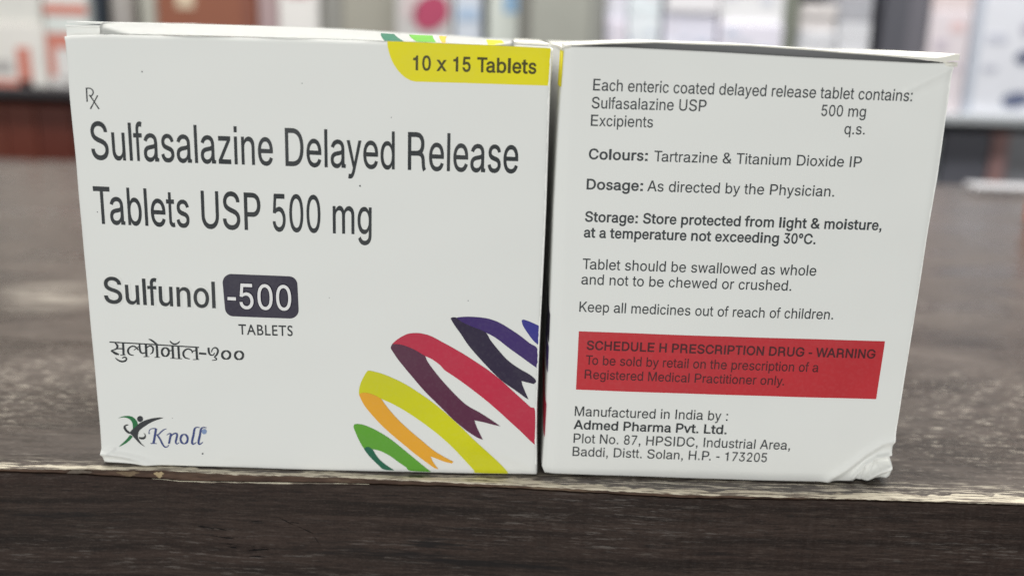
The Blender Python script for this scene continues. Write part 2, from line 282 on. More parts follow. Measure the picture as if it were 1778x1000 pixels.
STROKE = {'hindi': [[(4.35, 29.67, 0.259), (14.24, 29.42, 0.259), (24.15, 29.15, 0.259)], [(5.51, 29.55, 0.173), (5.92, 29.13, 0.414), (6.03, 28.7, 0.449), (5.77, 28.18, 0.345), (5.14, 27.89, 0.242), (4.51, 27.72, 0.138)], [(4.51, 27.68, 0.242), (5.09, 27.34, 0.518), (5.62, 27.0, 0.552), (6.23, 26.86, 0.311)], [(5.72, 28.18, 0.259), (7.2, 28.22, 0.259)], [(7.34, 29.6, 0.466), (7.24, 26.77, 0.466)], [(6.53, 26.71, 0.173), (7.65, 26.78, 0.173)], [(5.36, 26.01, 0.173), (5.97, 25.48, 0.311), (6.79, 25.22, 0.38), (7.55, 25.44, 0.38), (7.82, 25.88, 0.345), (7.61, 26.23, 0.311), (7.1, 26.18, 0.259), (6.94, 25.98, 0.207)], [(10.58, 27.99, 0.207), (10.15, 28.62, 0.311), (9.48, 28.88, 0.311), (8.81, 28.62, 0.345), (8.36, 28.06, 0.414), (8.31, 27.43, 0.414), (8.65, 26.93, 0.311), (9.51, 26.72, 0.155)], [(9.6, 27.96, 0.138), (10.13, 28.35, 0.207), (10.68, 28.77, 0.173)], [(12.36, 29.5, 0.483), (12.3, 26.56, 0.483)], [(11.67, 26.5, 0.155), (12.94, 26.58, 0.155)], [(10.95, 29.42, 0.345), (10.95, 28.0, 0.449), (11.28, 27.36, 0.345), (11.88, 27.37, 0.276), (12.39, 27.78, 0.207)], [(12.44, 28.57, 0.207), (13.11, 29.06, 0.276), (13.75, 28.92, 0.345), (13.91, 28.28, 0.38), (13.65, 27.48, 0.276), (13.17, 27.21, 0.155)], [(14.77, 29.51, 0.483), (14.74, 26.51, 0.483)], [(14.1, 26.45, 0.155), (15.31, 26.49, 0.155)], [(13.09, 30.66, 0.173), (13.66, 30.42, 0.345), (14.28, 29.95, 0.414), (14.84, 29.42, 0.414)], [(17.37, 27.8, 0.414), (17.31, 27.5, 0.474), (17.18, 27.22, 0.487), (16.99, 27.0, 0.453), (16.77, 26.85, 0.374), (16.52, 26.8, 0.259), (16.28, 26.84, 0.374), (16.07, 26.97, 0.453), (15.92, 27.19, 0.487), (15.82, 27.46, 0.474), (15.8, 27.76, 0.414), (15.86, 28.06, 0.474), (15.99, 28.34, 0.487), (16.18, 28.56, 0.453), (16.41, 28.71, 0.374), (16.65, 28.76, 0.259), (16.89, 28.72, 0.374), (17.1, 28.59, 0.453), (17.26, 28.38, 0.487), (17.35, 28.11, 0.474), (17.37, 27.8, 0.414)], [(17.3, 28.47, 0.242), (17.5, 28.18, 0.242), (18.34, 28.2, 0.242)], [(18.28, 29.28, 0.483), (18.25, 26.41, 0.483)], [(17.61, 26.36, 0.155), (18.91, 26.37, 0.155)], [(19.57, 29.22, 0.483), (19.57, 26.37, 0.483)], [(18.91, 26.33, 0.155), (20.27, 26.35, 0.155)], [(17.8, 30.44, 0.207), (18.08, 30.02, 0.311), (18.62, 29.72, 0.345), (19.37, 29.86, 0.311), (19.98, 30.42, 0.173)], [(23.56, 29.13, 0.483), (23.57, 26.33, 0.483)], [(22.63, 26.26, 0.155), (24.05, 26.34, 0.155)], [(22.68, 27.84, 0.207), (22.39, 28.45, 0.311), (21.77, 28.71, 0.311), (21.09, 28.46, 0.38), (20.64, 27.88, 0.431), (20.6, 27.19, 0.414), (20.98, 26.61, 0.311), (21.95, 26.38, 0.155)], [(22.5, 27.79, 0.155), (22.86, 28.27, 0.224), (23.56, 28.45, 0.242)], [(24.07, 27.78, 0.449), (25.69, 27.68, 0.449)], [(26.25, 29.15, 0.449), (26.27, 28.17, 0.449), (26.57, 27.51, 0.345), (27.16, 27.47, 0.259), (27.52, 27.97, 0.242)], [(26.82, 28.11, 0.207), (27.12, 28.84, 0.242), (27.62, 29.19, 0.276), (28.13, 29.01, 0.345), (28.29, 28.35, 0.414), (27.91, 27.49, 0.38), (27.48, 27.03, 0.276), (27.83, 26.7, 0.276), (27.78, 26.37, 0.242), (26.87, 26.22, 0.138)], [(30.95, 27.6, 0.449), (30.89, 27.3, 0.507), (30.75, 27.04, 0.515), (30.54, 26.82, 0.473), (30.28, 26.68, 0.385), (30.01, 26.63, 0.259), (29.73, 26.66, 0.385), (29.49, 26.79, 0.473), (29.3, 27.0, 0.515), (29.19, 27.26, 0.507), (29.16, 27.55, 0.449), (29.22, 27.84, 0.507), (29.36, 28.11, 0.515), (29.56, 28.32, 0.473), (29.82, 28.46, 0.385), (30.1, 28.51, 0.259), (30.37, 28.48, 0.385), (30.61, 28.35, 0.473), (30.8, 28.15, 0.515), (30.92, 27.89, 0.507), (30.95, 27.6, 0.449)], [(33.79, 27.58, 0.449), (33.73, 27.29, 0.507), (33.6, 27.02, 0.515), (33.39, 26.8, 0.473), (33.13, 26.66, 0.385), (32.85, 26.61, 0.259), (32.58, 26.65, 0.385), (32.34, 26.77, 0.473), (32.15, 26.98, 0.515), (32.03, 27.24, 0.507), (32.0, 27.53, 0.449), (32.06, 27.82, 0.507), (32.2, 28.09, 0.515), (32.41, 28.3, 0.473), (32.66, 28.44, 0.385), (32.94, 28.5, 0.259), (33.21, 28.46, 0.385), (33.46, 28.33, 0.473), (33.64, 28.13, 0.515), (33.76, 27.87, 0.507), (33.79, 27.58, 0.449)]], 'logo_word': [[(11.67, 8.08, 0.321), (11.57, 8.52, 0.204), (11.77, 9.04, 0.19), (12.28, 9.4, 0.19), (13.17, 9.46, 0.263)], [(13.24, 9.43, 0.526), (12.82, 7.51, 0.526), (12.39, 5.78, 0.526)], [(11.71, 5.77, 0.19), (13.13, 5.77, 0.19)], [(15.57, 9.43, 0.146), (14.8, 9.09, 0.292), (13.54, 7.84, 0.292)], [(13.31, 8.01, 0.35), (13.96, 6.93, 0.409), (14.41, 5.72, 0.409), (14.91, 4.98, 0.321), (15.53, 5.07, 0.234), (15.85, 5.53, 0.175)], [(15.56, 7.9, 0.146), (16.03, 8.29, 0.219), (16.55, 8.38, 0.219)], [(16.55, 8.36, 0.467), (16.23, 7.08, 0.467), (15.91, 5.81, 0.467)], [(16.29, 7.26, 0.204), (16.89, 8.11, 0.292), (17.55, 8.42, 0.38), (17.92, 8.14, 0.438), (17.7, 7.12, 0.467), (17.46, 6.21, 0.409), (17.75, 5.81, 0.263), (18.22, 6.16, 0.146)], [(20.23, 7.09, 0.438), (20.16, 6.73, 0.493), (20.03, 6.41, 0.5), (19.84, 6.14, 0.458), (19.6, 5.97, 0.371), (19.35, 5.91, 0.248), (19.1, 5.96, 0.371), (18.89, 6.12, 0.458), (18.72, 6.37, 0.5), (18.63, 6.69, 0.493), (18.61, 7.04, 0.438), (18.67, 7.4, 0.493), (18.81, 7.72, 0.5), (19.0, 7.98, 0.458), (19.23, 8.15, 0.371), (19.49, 8.22, 0.248), (19.73, 8.17, 0.371), (19.95, 8.01, 0.458), (20.11, 7.76, 0.5), (20.21, 7.44, 0.493), (20.23, 7.09, 0.438)], [(23.08, 9.95, 0.204), (22.44, 10.0, 0.263), (21.93, 9.59, 0.438), (21.59, 8.1, 0.496), (21.17, 6.43, 0.496), (21.36, 5.83, 0.35), (22.17, 6.34, 0.175)], [(24.62, 9.93, 0.204), (23.88, 10.01, 0.263), (23.38, 9.58, 0.438), (23.04, 8.11, 0.496), (22.62, 6.42, 0.496), (22.82, 5.83, 0.35), (23.6, 6.38, 0.175)]], 'rx': [[(3.96, 84.53, 0.273), (3.89, 81.67, 0.273)], [(3.91, 84.4, 0.234), (4.63, 84.43, 0.221), (5.04, 84.24, 0.221), (5.27, 83.86, 0.234), (5.25, 83.44, 0.26), (5.0, 83.05, 0.26), (4.69, 82.85, 0.234)], [(4.42, 83.1, 0.221), (4.74, 82.69, 0.26), (5.32, 81.74, 0.234), (6.24, 80.25, 0.273)], [(6.17, 83.02, 0.26), (5.34, 81.68, 0.221), (4.44, 80.22, 0.286)]], 'specks': [(15.66, 88.06, 0.156), (60.06, 65.91, 0.172), (23.37, 3.53, 0.195), (83.19, 41.43, 0.094), (48.38, 86.66, 0.094), (66.68, 80.28, 0.094), (4.15, 58.67, 0.101), (53.1, 41.37, 0.078), (17.11, 12.08, 0.078)]}
LID_PRINT = [('dark_green', 65.35, 69.32, 63.24, 65.93), ('green', 71.89, 75.87, 69.09, 74.23), ('orange', 77.04, 77.74, 75.63, 77.27), ('yellow', 86.39, 89.66, 85.69, 88.96)]
EDGE_B = [(-0.02976, -0.00312), (-0.02175, -0.00354), (-0.00513, -0.00301), (0.00383, -0.00263), (0.01415, -0.00232), (0.03228, -0.00362), (0.05463, -0.0035), (0.09389, -0.00529), (0.13148, -0.00767), (0.17043, -0.00773), (0.20791, -0.00828), (0.21575, -0.00853)]
EDGE_A = [(-0.03088, -0.00108), (-0.02288, -0.00136), (-0.00584, -0.0014), (0.00306, -0.00072), (0.0161, -0.0004), (0.03172, -0.00159), (0.04273, -0.00154), (0.05433, -0.00175), (0.06904, -0.00178), (0.09389, -0.00211), (0.13191, -0.00514), (0.17151, -0.00462), (0.20974, -0.00475), (0.21763, -0.00515)]
EDGE_C = [(-0.02988, -0.001), (-0.02186, -0.001), (-0.00525, -0.00135), (0.00471, -0.00199), (0.01827, -0.0026), (0.03219, -0.002), (0.0546, -0.00171), (0.09392, -0.00099), (0.13156, -0.00113), (0.1705, -0.00056), (0.20799, -0.00049), (0.21583, -0.00042)]
DENTS = [(0.02149, -0.01435, 0.02545, -0.01483, 0.000384), (0.0252, -0.01454, 0.02863, -0.01504, 0.000216), (0.02403, -0.01665, 0.03013, -0.01707, 0.00024), (0.02607, -0.01837, 0.03832, -0.01907, 0.00036), (0.0279, -0.01922, 0.0383, -0.01967, 0.00042), (0.03133, -0.02017, 0.03805, -0.01938, 0.00036), (0.03288, -0.02132, 0.0377, -0.02148, 0.00024), (0.04308, -0.01227, 0.0452, -0.01265, 0.000216), (0.04047, -0.01117, 0.04412, -0.01327, 0.00018), (0.04451, -0.01326, 0.04845, -0.01522, 0.000192), (0.04843, -0.01581, 0.0501, -0.01844, 0.000168), (0.03406, -0.01238, 0.03725, -0.01214, 0.00018)]
INTER = {'&':(0.4476,[[[197,-7],[165,-5],[136,1],[110,12],[88,26],[69,42],[54,62],[43,84],[36,108],[34,133],[37,163],[47,189],[63,213],[85,235],[140,279],[216,335],[237,352],[255,375],[260,389],[262,405],[260,420],[255,434],[245,445],[233,454],[219,459],[201,461],[184,459],[168,453],[155,444],[145,431],[139,416],[137,399],[139,380],[145,363],[169,327],[204,284],[438,0],[364,0],[171,231],[121,293],[102,319],[87,344],[78,370],[75,398],[79,430],[91,458],[109,481],[134,499],[165,510],[200,513],[235,510],[266,499],[290,482],[308,459],[320,433],[324,404],[322,382],[315,362],[305,342],[291,325],[256,293],[154,217],[128,195],[110,174],[100,154],[97,131],[100,108],[109,87],[124,70],[143,57],[166,49],[193,46],[223,50],[251,59],[278,75],[301,95],[321,121],[336,151],[346,186],[349,224],[408,224],[405,180],[397,144],[385,115],[371,92],[345,62],[333,47],[305,23],[271,7],[234,-3]]]),
',':(0.1878,[[[38,-119],[68,71],[137,71],[84,-119]]]),
'-':(0.4531,[[[337,244],[337,188],[114,188],[114,244]]]),
'.':(0.1878,[[[95,-4],[78,-1],[63,9],[53,24],[50,41],[53,59],[63,73],[78,83],[95,87],[113,83],[128,73],[138,59],[141,41],[138,24],[128,9],[113,-1]]]),
'0':(0.4531,[[[227,-7],[191,-3],[158,7],[130,24],[105,48],[85,77],[69,113],[57,155],[50,202],[48,254],[50,306],[57,353],[69,395],[85,431],[106,461],[130,484],[159,502],[191,512],[227,516],[262,512],[295,502],[323,484],[348,461],[368,431],[384,395],[396,353],[403,306],[405,254],[403,202],[396,155],[384,113],[368,77],[348,48],[323,24],[295,7],[263,-3]],[[227,50],[250,52],[271,60],[290,74],[306,92],[320,116],[330,144],[340,194],[344,254],[340,314],[330,365],[320,393],[306,416],[290,435],[271,449],[250,457],[227,460],[203,457],[182,449],[163,435],[147,416],[134,393],[123,365],[113,314],[109,254],[113,194],[123,144],[134,116],[147,92],[163,74],[182,60],[203,52]]]),
'1':(0.4531,[[[76,0],[76,55],[391,55],[391,0]],[[276,509],[276,0],[212,0],[212,448],[209,448],[86,358],[86,427],[198,509]]]),
'2':(0.4531,[[[64,0],[64,47],[234,229],[282,282],[299,305],[311,327],[318,348],[320,371],[317,397],[308,419],[293,436],[273,449],[250,457],[224,460],[196,457],[172,447],[153,433],[139,413],[130,390],[127,362],[66,362],[68,391],[75,418],[86,442],[102,464],[121,482],[143,496],[168,507],[196,513],[225,516],[254,513],[281,507],[306,497],[328,482],[346,465],[361,445],[372,423],[379,398],[381,372],[378,345],[371,318],[357,290],[336,259],[267,180],[153,60],[153,57],[389,57],[389,0]]]),
'3':(0.4531,[[[218,-7],[173,-3],[133,10],[108,22],[88,38],[70,57],[57,79],[48,104],[44,132],[109,132],[115,107],[126,87],[144,71],[165,59],[191,52],[219,50],[248,53],[275,61],[297,74],[315,93],[325,116],[329,145],[326,172],[316,196],[299,217],[275,234],[242,244],[201,248],[157,248],[157,299],[288,448],[288,452],[70,452],[70,509],[372,509],[372,461],[211,278],[211,289],[247,290],[279,286],[308,276],[333,262],[354,244],[371,222],[383,198],[391,173],[393,145],[390,116],[383,90],[370,66],[354,45],[333,27],[309,12],[281,2],[251,-5]]]),
'5':(0.4531,[[[221,-7],[192,-5],[165,1],[140,11],[118,25],[99,41],[83,60],[71,82],[63,105],[60,130],[122,130],[127,108],[138,89],[154,73],[173,60],[196,52],[221,50],[250,53],[276,64],[298,82],[314,104],[324,131],[328,162],[324,193],[314,221],[297,244],[275,262],[248,273],[218,277],[192,275],[167,268],[145,258],[128,246],[67,253],[96,509],[366,509],[366,452],[151,452],[134,301],[136,301],[155,315],[178,325],[203,331],[229,334],[263,330],[294,321],[321,306],[345,285],[364,260],[379,231],[388,199],[391,163],[388,132],[381,102],[369,76],[352,52],[332,32],[309,15],[282,3],[253,-4]]]),
'7':(0.4531,[[[97,0],[323,448],[323,452],[62,452],[62,509],[391,509],[391,449],[165,0]]]),
'8':(0.4531,[[[226,-7],[193,-5],[163,1],[136,11],[111,25],[91,42],[74,62],[62,84],[54,109],[52,135],[55,166],[65,195],[81,220],[101,241],[125,256],[153,265],[153,267],[129,276],[109,289],[93,308],[80,330],[73,354],[70,380],[73,405],[79,429],[90,450],[106,469],[124,485],[146,498],[170,508],[197,514],[226,516],[255,514],[282,508],[306,498],[328,485],[346,469],[361,450],[373,429],[379,405],[382,380],[379,354],[372,330],[359,308],[343,289],[323,276],[300,267],[300,265],[327,256],[351,241],[372,220],[387,195],[397,166],[401,135],[398,109],[391,84],[378,62],[362,42],[341,25],[317,11],[289,1],[259,-5]],[[226,49],[258,52],[285,60],[307,74],[323,91],[333,113],[337,139],[333,165],[322,189],[305,208],[283,223],[256,232],[226,235],[196,232],[169,223],[147,208],[130,189],[119,165],[115,139],[119,113],[129,91],[145,74],[167,60],[195,52]],[[226,290],[252,292],[274,300],[293,313],[307,330],[316,351],[319,376],[316,399],[308,420],[294,437],[275,449],[252,457],[226,460],[200,457],[177,449],[159,437],[145,420],[136,399],[133,376],[136,351],[145,330],[159,313],[178,300],[201,292]]]),
':':(0.1878,[[[95,-4],[78,-1],[63,9],[53,24],[50,41],[53,59],[63,73],[78,83],[95,87],[113,83],[128,73],[138,59],[141,41],[138,24],[128,9],[113,-1]],[[95,271],[78,274],[63,284],[53,299],[50,316],[53,334],[63,349],[78,359],[95,362],[113,359],[128,349],[138,334],[141,316],[138,299],[128,284],[113,274]]]),
'A':(0.4797,[[[16,0],[201,509],[276,509],[463,0],[395,0],[287,302],[264,372],[232,478],[245,478],[213,371],[191,302],[85,0]],[[110,142],[110,199],[370,199],[370,142]]]),
'B':(0.4561,[[[60,0],[60,509],[241,509],[274,507],[304,501],[329,491],[350,477],[367,461],[381,442],[390,421],[396,398],[398,374],[395,344],[387,320],[373,301],[356,286],[336,275],[315,267],[315,262],[339,257],[363,245],[385,227],[402,203],[414,173],[418,136],[416,111],[410,88],[400,67],[386,48],[368,31],[344,18],[317,8],[284,2],[247,0]],[[125,57],[245,57],[281,60],[309,67],[330,80],[344,96],[353,115],[355,137],[352,161],[342,184],[327,203],[306,218],[279,228],[248,231],[125,231]],[[125,285],[238,285],[265,288],[288,296],[308,309],[323,326],[333,348],[336,372],[333,393],[326,412],[313,429],[294,442],[270,449],[240,452],[125,452]]]),
'C':(0.5101,[[[267,-7],[225,-3],[186,7],[150,25],[119,49],[92,79],[70,115],[53,157],[44,203],[40,254],[44,305],[53,352],[70,393],[92,429],[119,459],[150,484],[186,501],[225,512],[267,516],[305,513],[340,504],[373,490],[402,471],[427,447],[448,418],[463,385],[473,348],[408,348],[401,373],[389,395],[375,413],[357,428],[337,440],[315,449],[292,454],[267,456],[237,453],[209,445],[184,432],[161,414],[141,391],[125,364],[113,332],[106,295],[103,254],[106,213],[113,177],[125,145],[141,117],[161,94],[184,76],[210,63],[237,56],[267,53],[292,55],[315,60],[337,69],[357,81],[375,96],[389,114],[401,136],[408,160],[473,160],[463,124],[448,91],[428,62],[402,38],[373,19],[341,5],[305,-4]]]),
'D':(0.5022,[[[219,0],[96,0],[96,57],[215,57],[254,60],[288,68],[318,81],[343,99],[363,122],[379,149],[390,181],[397,216],[399,255],[397,294],[390,329],[379,361],[364,388],[344,410],[320,428],[291,441],[258,449],[221,452],[93,452],[93,509],[225,509],[273,505],[315,495],[353,478],[385,455],[412,426],[433,391],[449,351],[458,306],[462,255],[458,205],[449,159],[433,119],[411,83],[384,54],[351,31],[312,14],[268,3]],[[125,509],[125,0],[60,0],[60,509]]]),
'E':(0.4186,[[[60,0],[60,509],[372,509],[372,452],[125,452],[125,286],[355,286],[355,229],[125,229],[125,57],[375,57],[375,0]]]),
'G':(0.5203,[[[269,-7],[225,-3],[185,7],[149,25],[118,49],[91,79],[69,116],[53,157],[43,203],[40,254],[43,305],[53,352],[69,393],[91,429],[117,459],[149,484],[184,501],[223,512],[265,516],[304,513],[340,504],[374,489],[403,469],[429,445],[449,416],[465,384],[474,349],[408,349],[399,372],[387,393],[373,411],[356,427],[337,439],[315,448],[291,454],[265,456],[236,453],[209,445],[183,432],[160,414],[141,392],[125,364],[113,332],[106,295],[103,254],[106,213],[113,177],[125,145],[141,117],[161,95],[184,76],[210,63],[238,56],[269,53],[296,55],[322,61],[345,71],[365,85],[382,102],[396,123],[407,147],[413,173],[415,202],[434,199],[283,199],[283,256],[478,256],[478,200],[475,160],[466,124],[451,91],[431,62],[406,38],[377,19],[344,5],[308,-4]]]),
'H':(0.5169,[[[60,0],[60,509],[125,509],[125,289],[392,289],[392,509],[457,509],[457,0],[392,0],[392,232],[125,232],[125,0]]]),
'I':(0.3004,[[[31,0],[31,57],[118,57],[118,452],[31,452],[31,509],[269,509],[269,452],[183,452],[183,57],[269,57],[269,0]]]),
'K':(0.4667,[[[104,145],[104,216],[139,261],[174,303],[212,344],[364,509],[448,509],[231,276],[228,276]],[[60,0],[60,509],[125,509],[125,334],[124,225],[125,193],[125,0]],[[372,0],[188,259],[228,309],[449,0]]]),
'L':(0.393,[[[60,0],[60,509],[125,509],[125,57],[361,57],[361,0]]]),
'M':(0.6282,[[[60,0],[60,509],[152,509],[277,187],[287,159],[299,123],[311,84],[322,49],[307,49],[318,83],[330,121],[342,158],[352,187],[476,509],[568,509],[568,0],[504,0],[504,291],[504,327],[505,369],[506,413],[507,457],[513,457],[498,409],[482,363],[467,322],[456,291],[342,0],[286,0],[170,291],[159,321],[145,361],[129,408],[112,457],[119,457],[120,416],[121,372],[122,328],[122,291],[122,0]]]),
'N':(0.5234,[[[60,0],[60,509],[136,509],[343,183],[363,151],[388,107],[414,55],[405,54],[401,108],[399,157],[399,195],[399,509],[463,509],[463,0],[387,0],[202,290],[177,331],[148,381],[108,452],[119,454],[122,384],[124,328],[125,291],[125,0]]]),
'O':(0.5333,[[[267,-7],[225,-3],[186,7],[150,25],[119,49],[92,79],[70,115],[53,157],[44,203],[40,254],[44,305],[53,352],[70,393],[92,429],[119,459],[150,484],[186,501],[225,512],[267,516],[309,512],[348,501],[384,484],[415,459],[442,429],[464,393],[480,352],[490,305],[493,254],[490,203],[480,157],[464,115],[442,79],[415,49],[384,25],[348,7],[309,-3]],[[267,53],[296,55],[324,63],[349,76],[372,94],[392,116],[408,144],[420,176],[428,213],[430,254],[428,295],[420,332],[408,365],[392,392],[372,415],[349,433],[324,446],[296,453],[267,456],[237,453],[210,445],[184,433],[161,415],[142,392],[125,364],[113,332],[106,295],[103,254],[106,213],[113,176],[125,144],[142,117],[161,94],[184,76],[210,63],[237,55]]]),
'P':(0.4445,[[[60,0],[60,509],[235,509],[272,506],[305,499],[332,487],[356,471],[375,452],[390,430],[400,404],[407,377],[409,348],[407,318],[400,291],[390,265],[375,243],[356,223],[332,207],[305,195],[272,188],[235,186],[109,186],[109,242],[233,242],[269,246],[297,256],[318,272],[333,294],[342,319],[344,348],[342,376],[333,402],[318,423],[297,439],[268,449],[232,452],[125,452],[125,0]]]),
'R':(0.449,[[[60,0],[60,509],[236,509],[273,506],[305,500],[333,489],[356,473],[376,455],[390,433],[401,408],[407,381],[409,352],[407,323],[401,296],[390,271],[376,250],[356,232],[333,217],[305,206],[273,200],[236,198],[96,198],[96,255],[234,255],[269,258],[298,267],[319,281],[334,300],[342,324],[345,352],[342,380],[334,405],[319,425],[298,440],[269,449],[233,452],[125,452],[125,0]],[[353,0],[230,229],[303,229],[428,0]]]),
'S':(0.4466,[[[224,-9],[188,-7],[156,-1],[128,9],[102,23],[81,40],[64,60],[51,83],[42,109],[38,137],[104,137],[110,110],[123,88],[142,71],[166,59],[194,52],[224,49],[257,52],[286,60],[311,74],[329,92],[341,114],[346,139],[342,161],[332,179],[316,193],[296,205],[245,222],[184,239],[145,253],[112,269],[86,289],[67,313],[56,341],[52,372],[54,400],[62,425],[75,448],[92,468],[113,484],[138,498],[165,508],[195,514],[227,516],[259,514],[289,508],[316,498],[340,484],[360,468],[377,449],[390,427],[398,403],[401,378],[337,378],[332,402],[320,421],[302,437],[280,449],[254,456],[225,459],[194,456],[167,448],[145,435],[129,418],[118,398],[115,376],[117,359],[122,345],[131,334],[148,319],[169,308],[212,293],[264,279],[312,264],[336,252],[359,238],[379,220],[395,198],[405,171],[408,139],[406,112],[399,87],[386,64],[370,43],[349,25],[323,11],[294,0],[261,-7]]]),
'T':(0.4486,[[[32,452],[32,509],[417,509],[417,452],[257,452],[257,0],[193,0],[193,452]]]),
'U':(0.5172,[[[259,-8],[220,-6],[186,2],[154,15],[126,33],[103,55],[85,80],[71,108],[63,140],[60,173],[60,509],[124,509],[124,178],[128,144],[141,113],[153,95],[169,80],[187,68],[208,59],[232,53],[259,52],[285,53],[309,59],[331,68],[349,80],[364,95],[377,113],[389,144],[393,178],[393,509],[457,509],[457,173],[454,140],[446,108],[433,80],[414,55],[391,33],[363,15],[332,2],[297,-6]]]),
'W':(0.6862,[[[155,0],[16,509],[82,509],[163,196],[175,145],[187,94],[197,40],[189,40],[200,94],[211,145],[224,196],[306,509],[380,509],[462,196],[474,145],[486,94],[497,40],[488,40],[499,94],[510,145],[523,196],[603,509],[670,509],[530,0],[455,0],[368,323],[351,391],[336,475],[350,475],[335,395],[318,323],[230,0]]]),
'a':(0.3892,[[[160,-9],[126,-5],[94,5],[68,22],[48,45],[38,63],[32,84],[30,108],[34,138],[43,161],[58,179],[78,193],[100,203],[125,211],[178,220],[234,227],[252,230],[265,235],[273,243],[276,255],[276,257],[273,279],[267,297],[256,311],[240,322],[220,329],[196,331],[171,329],[149,322],[132,313],[118,301],[107,288],[100,274],[41,291],[57,322],[79,346],[104,364],[133,375],[163,382],[194,384],[239,379],[263,372],[286,360],[306,343],[322,320],[333,290],[337,251],[337,0],[277,0],[277,52],[272,52],[252,25],[236,12],[215,1],[190,-6]],[[170,45],[202,49],[228,59],[248,74],[263,93],[272,115],[276,138],[276,190],[259,182],[231,176],[200,171],[175,168],[134,159],[117,150],[103,139],[95,124],[92,105],[94,87],[102,72],[114,61],[130,52],[149,47]]]),
'b':(0.4244,[[[229,-8],[198,-5],[172,4],[153,17],[138,31],[118,59],[112,59],[112,0],[53,0],[53,509],[114,509],[114,319],[118,319],[137,346],[152,360],[171,373],[197,381],[229,384],[259,382],[287,374],[313,361],[335,342],[354,320],[370,293],[381,261],[388,227],[390,189],[388,151],[381,116],[370,84],[355,57],[336,34],[313,16],[288,3],[260,-6]],[[220,47],[242,49],[262,55],[279,66],[301,88],[316,117],[325,151],[328,189],[325,227],[316,261],[301,290],[280,311],[262,322],[243,328],[220,330],[198,328],[178,322],[161,312],[140,291],[125,263],[116,229],[113,189],[116,150],[125,115],[140,86],[162,65],[179,55],[198,49]]]),
'c':(0.3957,[[[207,-8],[174,-5],[144,3],[117,16],[93,35],[72,58],[56,85],[44,116],[37,150],[34,187],[37,225],[44,260],[56,291],[72,318],[93,341],[117,360],[144,374],[174,382],[207,384],[234,383],[260,377],[284,368],[305,356],[324,341],[340,322],[353,301],[362,277],[303,262],[290,289],[270,311],[242,325],[207,330],[184,328],[163,321],[145,310],[124,287],[108,258],[99,224],[96,187],[99,151],[108,117],[124,89],[145,66],[163,55],[184,49],[207,46],[243,52],[271,66],[292,89],[304,117],[363,102],[354,78],[341,56],[325,37],[306,21],[285,9],[261,-1],[235,-6]]]),
'd':(0.4244,[[[195,-8],[165,-6],[137,3],[111,16],[89,34],[70,57],[55,84],[43,116],[36,151],[34,189],[36,227],[43,261],[55,293],[70,320],[89,342],[112,361],[137,374],[165,382],[196,384],[228,381],[253,373],[272,360],[287,346],[306,319],[311,319],[311,509],[372,509],[372,0],[313,0],[313,59],[307,59],[287,31],[272,17],[252,4],[227,-5]],[[205,47],[226,49],[246,55],[263,65],[284,86],[299,115],[309,150],[312,189],[309,229],[300,263],[284,291],[263,312],[246,322],[227,328],[205,330],[182,328],[162,322],[145,311],[124,290],[108,261],[99,227],[96,189],[99,151],[109,117],[124,88],[145,66],[162,55],[182,49]]]),
'e':(0.4039,[[[212,-8],[177,-5],[145,3],[117,16],[92,35],[72,58],[56,85],[44,116],[37,150],[34,187],[36,224],[44,258],[55,290],[71,317],[91,340],[115,359],[142,373],[172,382],[205,384],[236,382],[266,374],[294,361],[319,341],[341,315],[357,282],[368,242],[371,194],[371,169],[75,169],[75,221],[338,221],[310,202],[307,237],[298,269],[283,294],[263,314],[246,323],[227,328],[205,330],[183,328],[164,323],[146,313],[125,294],[109,270],[99,241],[96,211],[96,178],[100,139],[110,106],[121,88],[135,73],[151,61],[179,50],[212,46],[234,48],[254,53],[271,61],[285,73],[297,88],[306,105],[365,91],[353,63],[335,39],[311,19],[283,4],[249,-5]]]),
'f':(0.2537,[[[228,379],[228,327],[6,327],[6,379]],[[81,0],[81,432],[84,461],[96,486],[113,505],[135,519],[161,527],[187,530],[222,527],[243,521],[227,468],[215,472],[195,474],[178,472],[164,468],[154,460],[145,443],[142,419],[142,0]]]),
'g':(0.4251,[[[207,-151],[168,-148],[134,-140],[105,-127],[82,-110],[64,-91],[51,-69],[101,-41],[122,-66],[136,-78],[154,-88],[178,-95],[207,-97],[236,-95],[261,-87],[282,-75],[298,-58],[308,-34],[311,-6],[311,68],[306,68],[287,41],[272,28],[252,16],[227,8],[195,5],[165,7],[138,14],[113,27],[90,43],[71,65],[55,90],[43,120],[36,154],[34,191],[36,229],[43,263],[55,293],[71,320],[90,342],[112,361],[138,374],[166,382],[196,384],[228,382],[253,373],[273,360],[288,346],[308,319],[313,319],[313,379],[372,379],[372,-9],[370,-40],[363,-67],[350,-90],[334,-109],[314,-124],[291,-136],[251,-147]],[[205,59],[227,61],[246,66],[264,75],[285,95],[300,121],[309,154],[312,193],[309,231],[300,264],[285,291],[264,312],[247,322],[227,328],[205,330],[182,328],[163,322],[145,312],[124,290],[109,262],[99,229],[96,193],[99,155],[109,123],[124,96],[145,76],[163,66],[183,61]]]),
'h':(0.41,[[[114,227],[114,0],[53,0],[53,509],[114,509],[114,287],[102,287],[116,319],[132,344],[152,362],[175,374],[200,382],[227,384],[264,380],[295,369],[313,356],[328,340],[341,321],[350,298],[355,271],[357,240],[357,0],[296,0],[296,235],[293,263],[286,286],[273,304],[256,318],[235,326],[210,329],[184,326],[161,317],[141,303],[126,283],[117,257]]]),
'i':(0.1666,[[[53,0],[53,379],[114,379],[114,0]],[[84,443],[67,446],[54,455],[44,468],[41,483],[44,499],[54,512],[67,521],[84,524],[100,521],[114,512],[123,499],[126,483],[123,468],[114,455],[100,446]]]),
